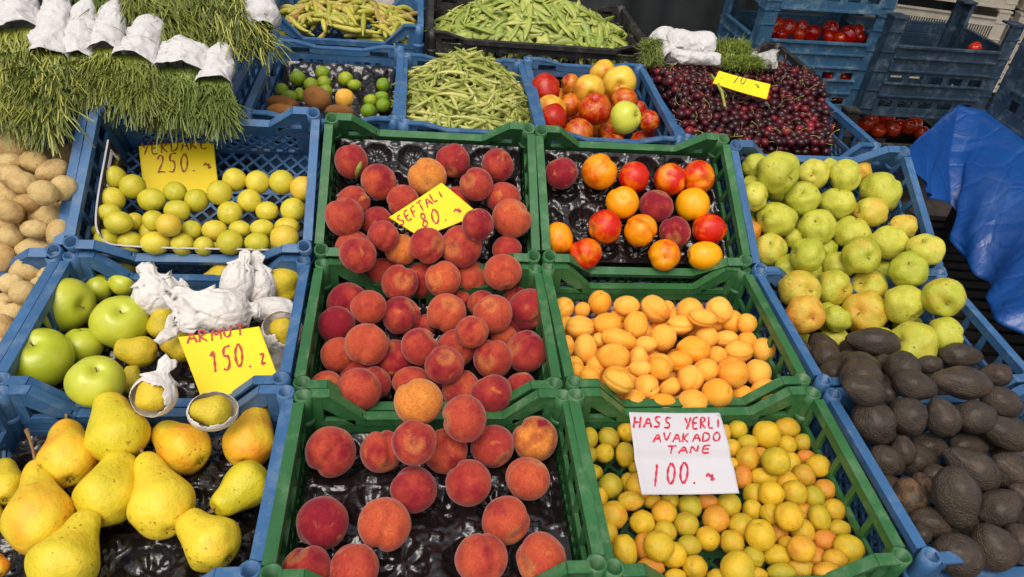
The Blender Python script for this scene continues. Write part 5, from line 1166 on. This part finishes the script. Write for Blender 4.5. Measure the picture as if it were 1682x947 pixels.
# tarpaulin over the side table
def tarp():
    e=empty('side_table',Matrix.Translation((1.75,1.1,0))); tag(e,'table at the right edge hidden under the blue tarpaulin','table')
    mb=MB(); mb.box(-.33,.35,-.75,.47,CAMZ-.66,CAMZ-.625); obj('tabletop',mb.me('tabletop',M['pallet']),e)
    for x in (-.31,.33):
        for y in (-.73,.44): mb=MB(); mb.box(x-.02,x+.02,y-.02,y+.02,0,CAMZ-.66); obj('leg',mb.me('leg',M['pallet']),e)
    zt=CAMZ-.605; path=[]       # edge path: far corner drape, then along the table edge to the viewer
    edge=[(1.085,1.385,-.615),(1.17,1.46,-.612),(1.26,1.54,-.606),(1.345,1.612,-.600),(1.372,1.56,-.600),(1.372,1.40,-.602),(1.368,1.20,-.602),(1.365,1.0,-.602),(1.362,.8,-.602),(1.36,.5,-.602)]
    hem=[tuple(at(x,y,t)-Vector((0,0,CAMZ))) for x,y,t in ((1498,262,1.60),(1512,322,1.63),(1545,334,1.67),(1557,338,1.69),(1576,392,1.63),(1600,450,1.53),(1634,500,1.43),(1664,545,1.36),(1705,600,1.28),(1790,720,1.14))]
    top=[(1.10,1.41,-.80),(1.21,1.49,-.78),(1.33,1.58,-.74),(1.43,1.65,-.66),(1.80,1.63,-.602),(2.1,1.50,-.602),(2.1,1.28,-.602),(2.1,1.05,-.602),(2.1,.8,-.602),(2.1,.5,-.602)]
    def cm(ps,t):
        k=t*(len(ps)-1); i=min(int(k),len(ps)-2); f=k-i; f=f*f*(3-2*f)*.4+f*.6; return Vector(ps[i]).lerp(Vector(ps[i+1]),f)
    NU,NV=130,34; vs=[];fs=[]
    for j in range(NV*2+1):
        for i in range(NU+1):
            t=i/NU; E_=cm(edge,t); 
            if j<=NV:
                v=j/NV; p=cm(top,t).lerp(E_,v); amp=.003
            else:
                v=(j-NV)/NV; p=E_.lerp(cm(hem,t),v); p+=Vector((-.012,-.006,0))*math.sin(math.pi*v)
                amp=.012*v; p+=Vector((-1,0,0))*(.020*math.sin(t*26+v*2)*v+.008*math.sin(t*61)*v)
            q=p*9; p=p+noise.noise_vector(q)*amp+Vector((-1,0,.6))*abs(noise.noise(q*.8+Vector((3,1,2))))*amp*1.6
            vs.append(p+Vector((0,0,CAMZ)))
    for j in range(NV*2):
        for i in range(NU): a=j*(NU+1)+i; fs.append((a,a+1,a+NU+2,a+NU+1))
    o=obj('tarpaulin',mesh_from('tarpaulin',vs,fs,M['satin'],True)); md=o.modifiers.new('s','SOLIDIFY'); md.thickness=.0012
    tag(o,'shiny creased blue tarpaulin draped over the table at the right','tarpaulin')
tarp()
def slatted():
    e=empty('slatted_pallet',Matrix.Translation((1.25,1.0,CAMZ-.93))@Matrix.Rotation(-.10,4,'Z')); tag(e,'dark slatted plastic pallet in the gap before the blue tarpaulin','pallet')
    for k in range(34):
        y=-.72+k*.040; mb=MB(); mb.box(-.22,.30,y,y+.026,.0,.012); o=obj('slat',mb.me('slat',M['pallet']),e)
    mb=MB()
    for x in (-.20,.05,.27): mb.box(x-.02,x+.02,-.74,.68,-.05,-.001)
    obj('bearer',mb.me('bearer',M['pallet']),e)
    for x in(-.15,.25):
        for y in (-.6,.55): mb=MB(); mb.box(x-.03,x+.03,y-.03,y+.03,-(CAMZ-.93),-.05); obj('leg',mb.me('leg',M['pallet']),e)
slatted()
def shade_canopy():  # unseen canopy, added and sized to shade only the back right stacks
    e=empty('shade_canopy',Matrix.Translation((2.2,3.2,2.25))); tag(e,'unseen dark canopy added above the crate stacks to shade them','shade_canopy')
    vs=[(-1.5+3.6*i/20,-1.15+2.3*j/8,-.12*math.sin(math.pi*i/20)*.4+.10*(j/8)+.01*math.sin(i*2.1+j)) for i in range(21) for j in range(9)]
    fs=[(i*9+j,(i+1)*9+j,(i+1)*9+j+1,i*9+j+1) for i in range(20) for j in range(8)]
    obj('canopy',mesh_from('canopy',vs,fs,M['tarp_dark'],True),e)
    for x in (-1.5,2.1):
        for y in (1.15,):
            mb=MB(); mb.bar((x,y,-2.25),(x,y,.08),.04,.04,Vector((0,1,0))); obj('pole',mb.me('pole',M['pallet']),e)
shade_canopy()
def backdrop():
    vs=[];fs=[];n=120
    for i in range(n+1):
        x=-1.6+4.6*i/n; off=.03*math.sin(x*14)+.015*math.sin(x*37)
        vs+=[(x,2.95+off,.2),(x,3.02+off*1.6,1.7)]
        if i: b=len(vs)-4; fs.append((b,b+2,b+3,b+1))
    o=obj('dark_curtain',mesh_from('dark_curtain',vs,fs,M['tarp_dark'],True)); tag(o,'dark grey cloth hanging behind the stall','curtain')
    fs2=crumple(tubefn(at(520,-6,2.30),at(650,6,2.27),.05,.05,.35),30,30,simple('grey_brown_paper',(.45,.38,.33),.7,.12,20,.4,.01),.008,'paper_sheet',41,fq=14); o=obj('paper_sheet',fs2); tag(o,'grey brown paper sheet in the crate behind the peppers','paper')
backdrop()
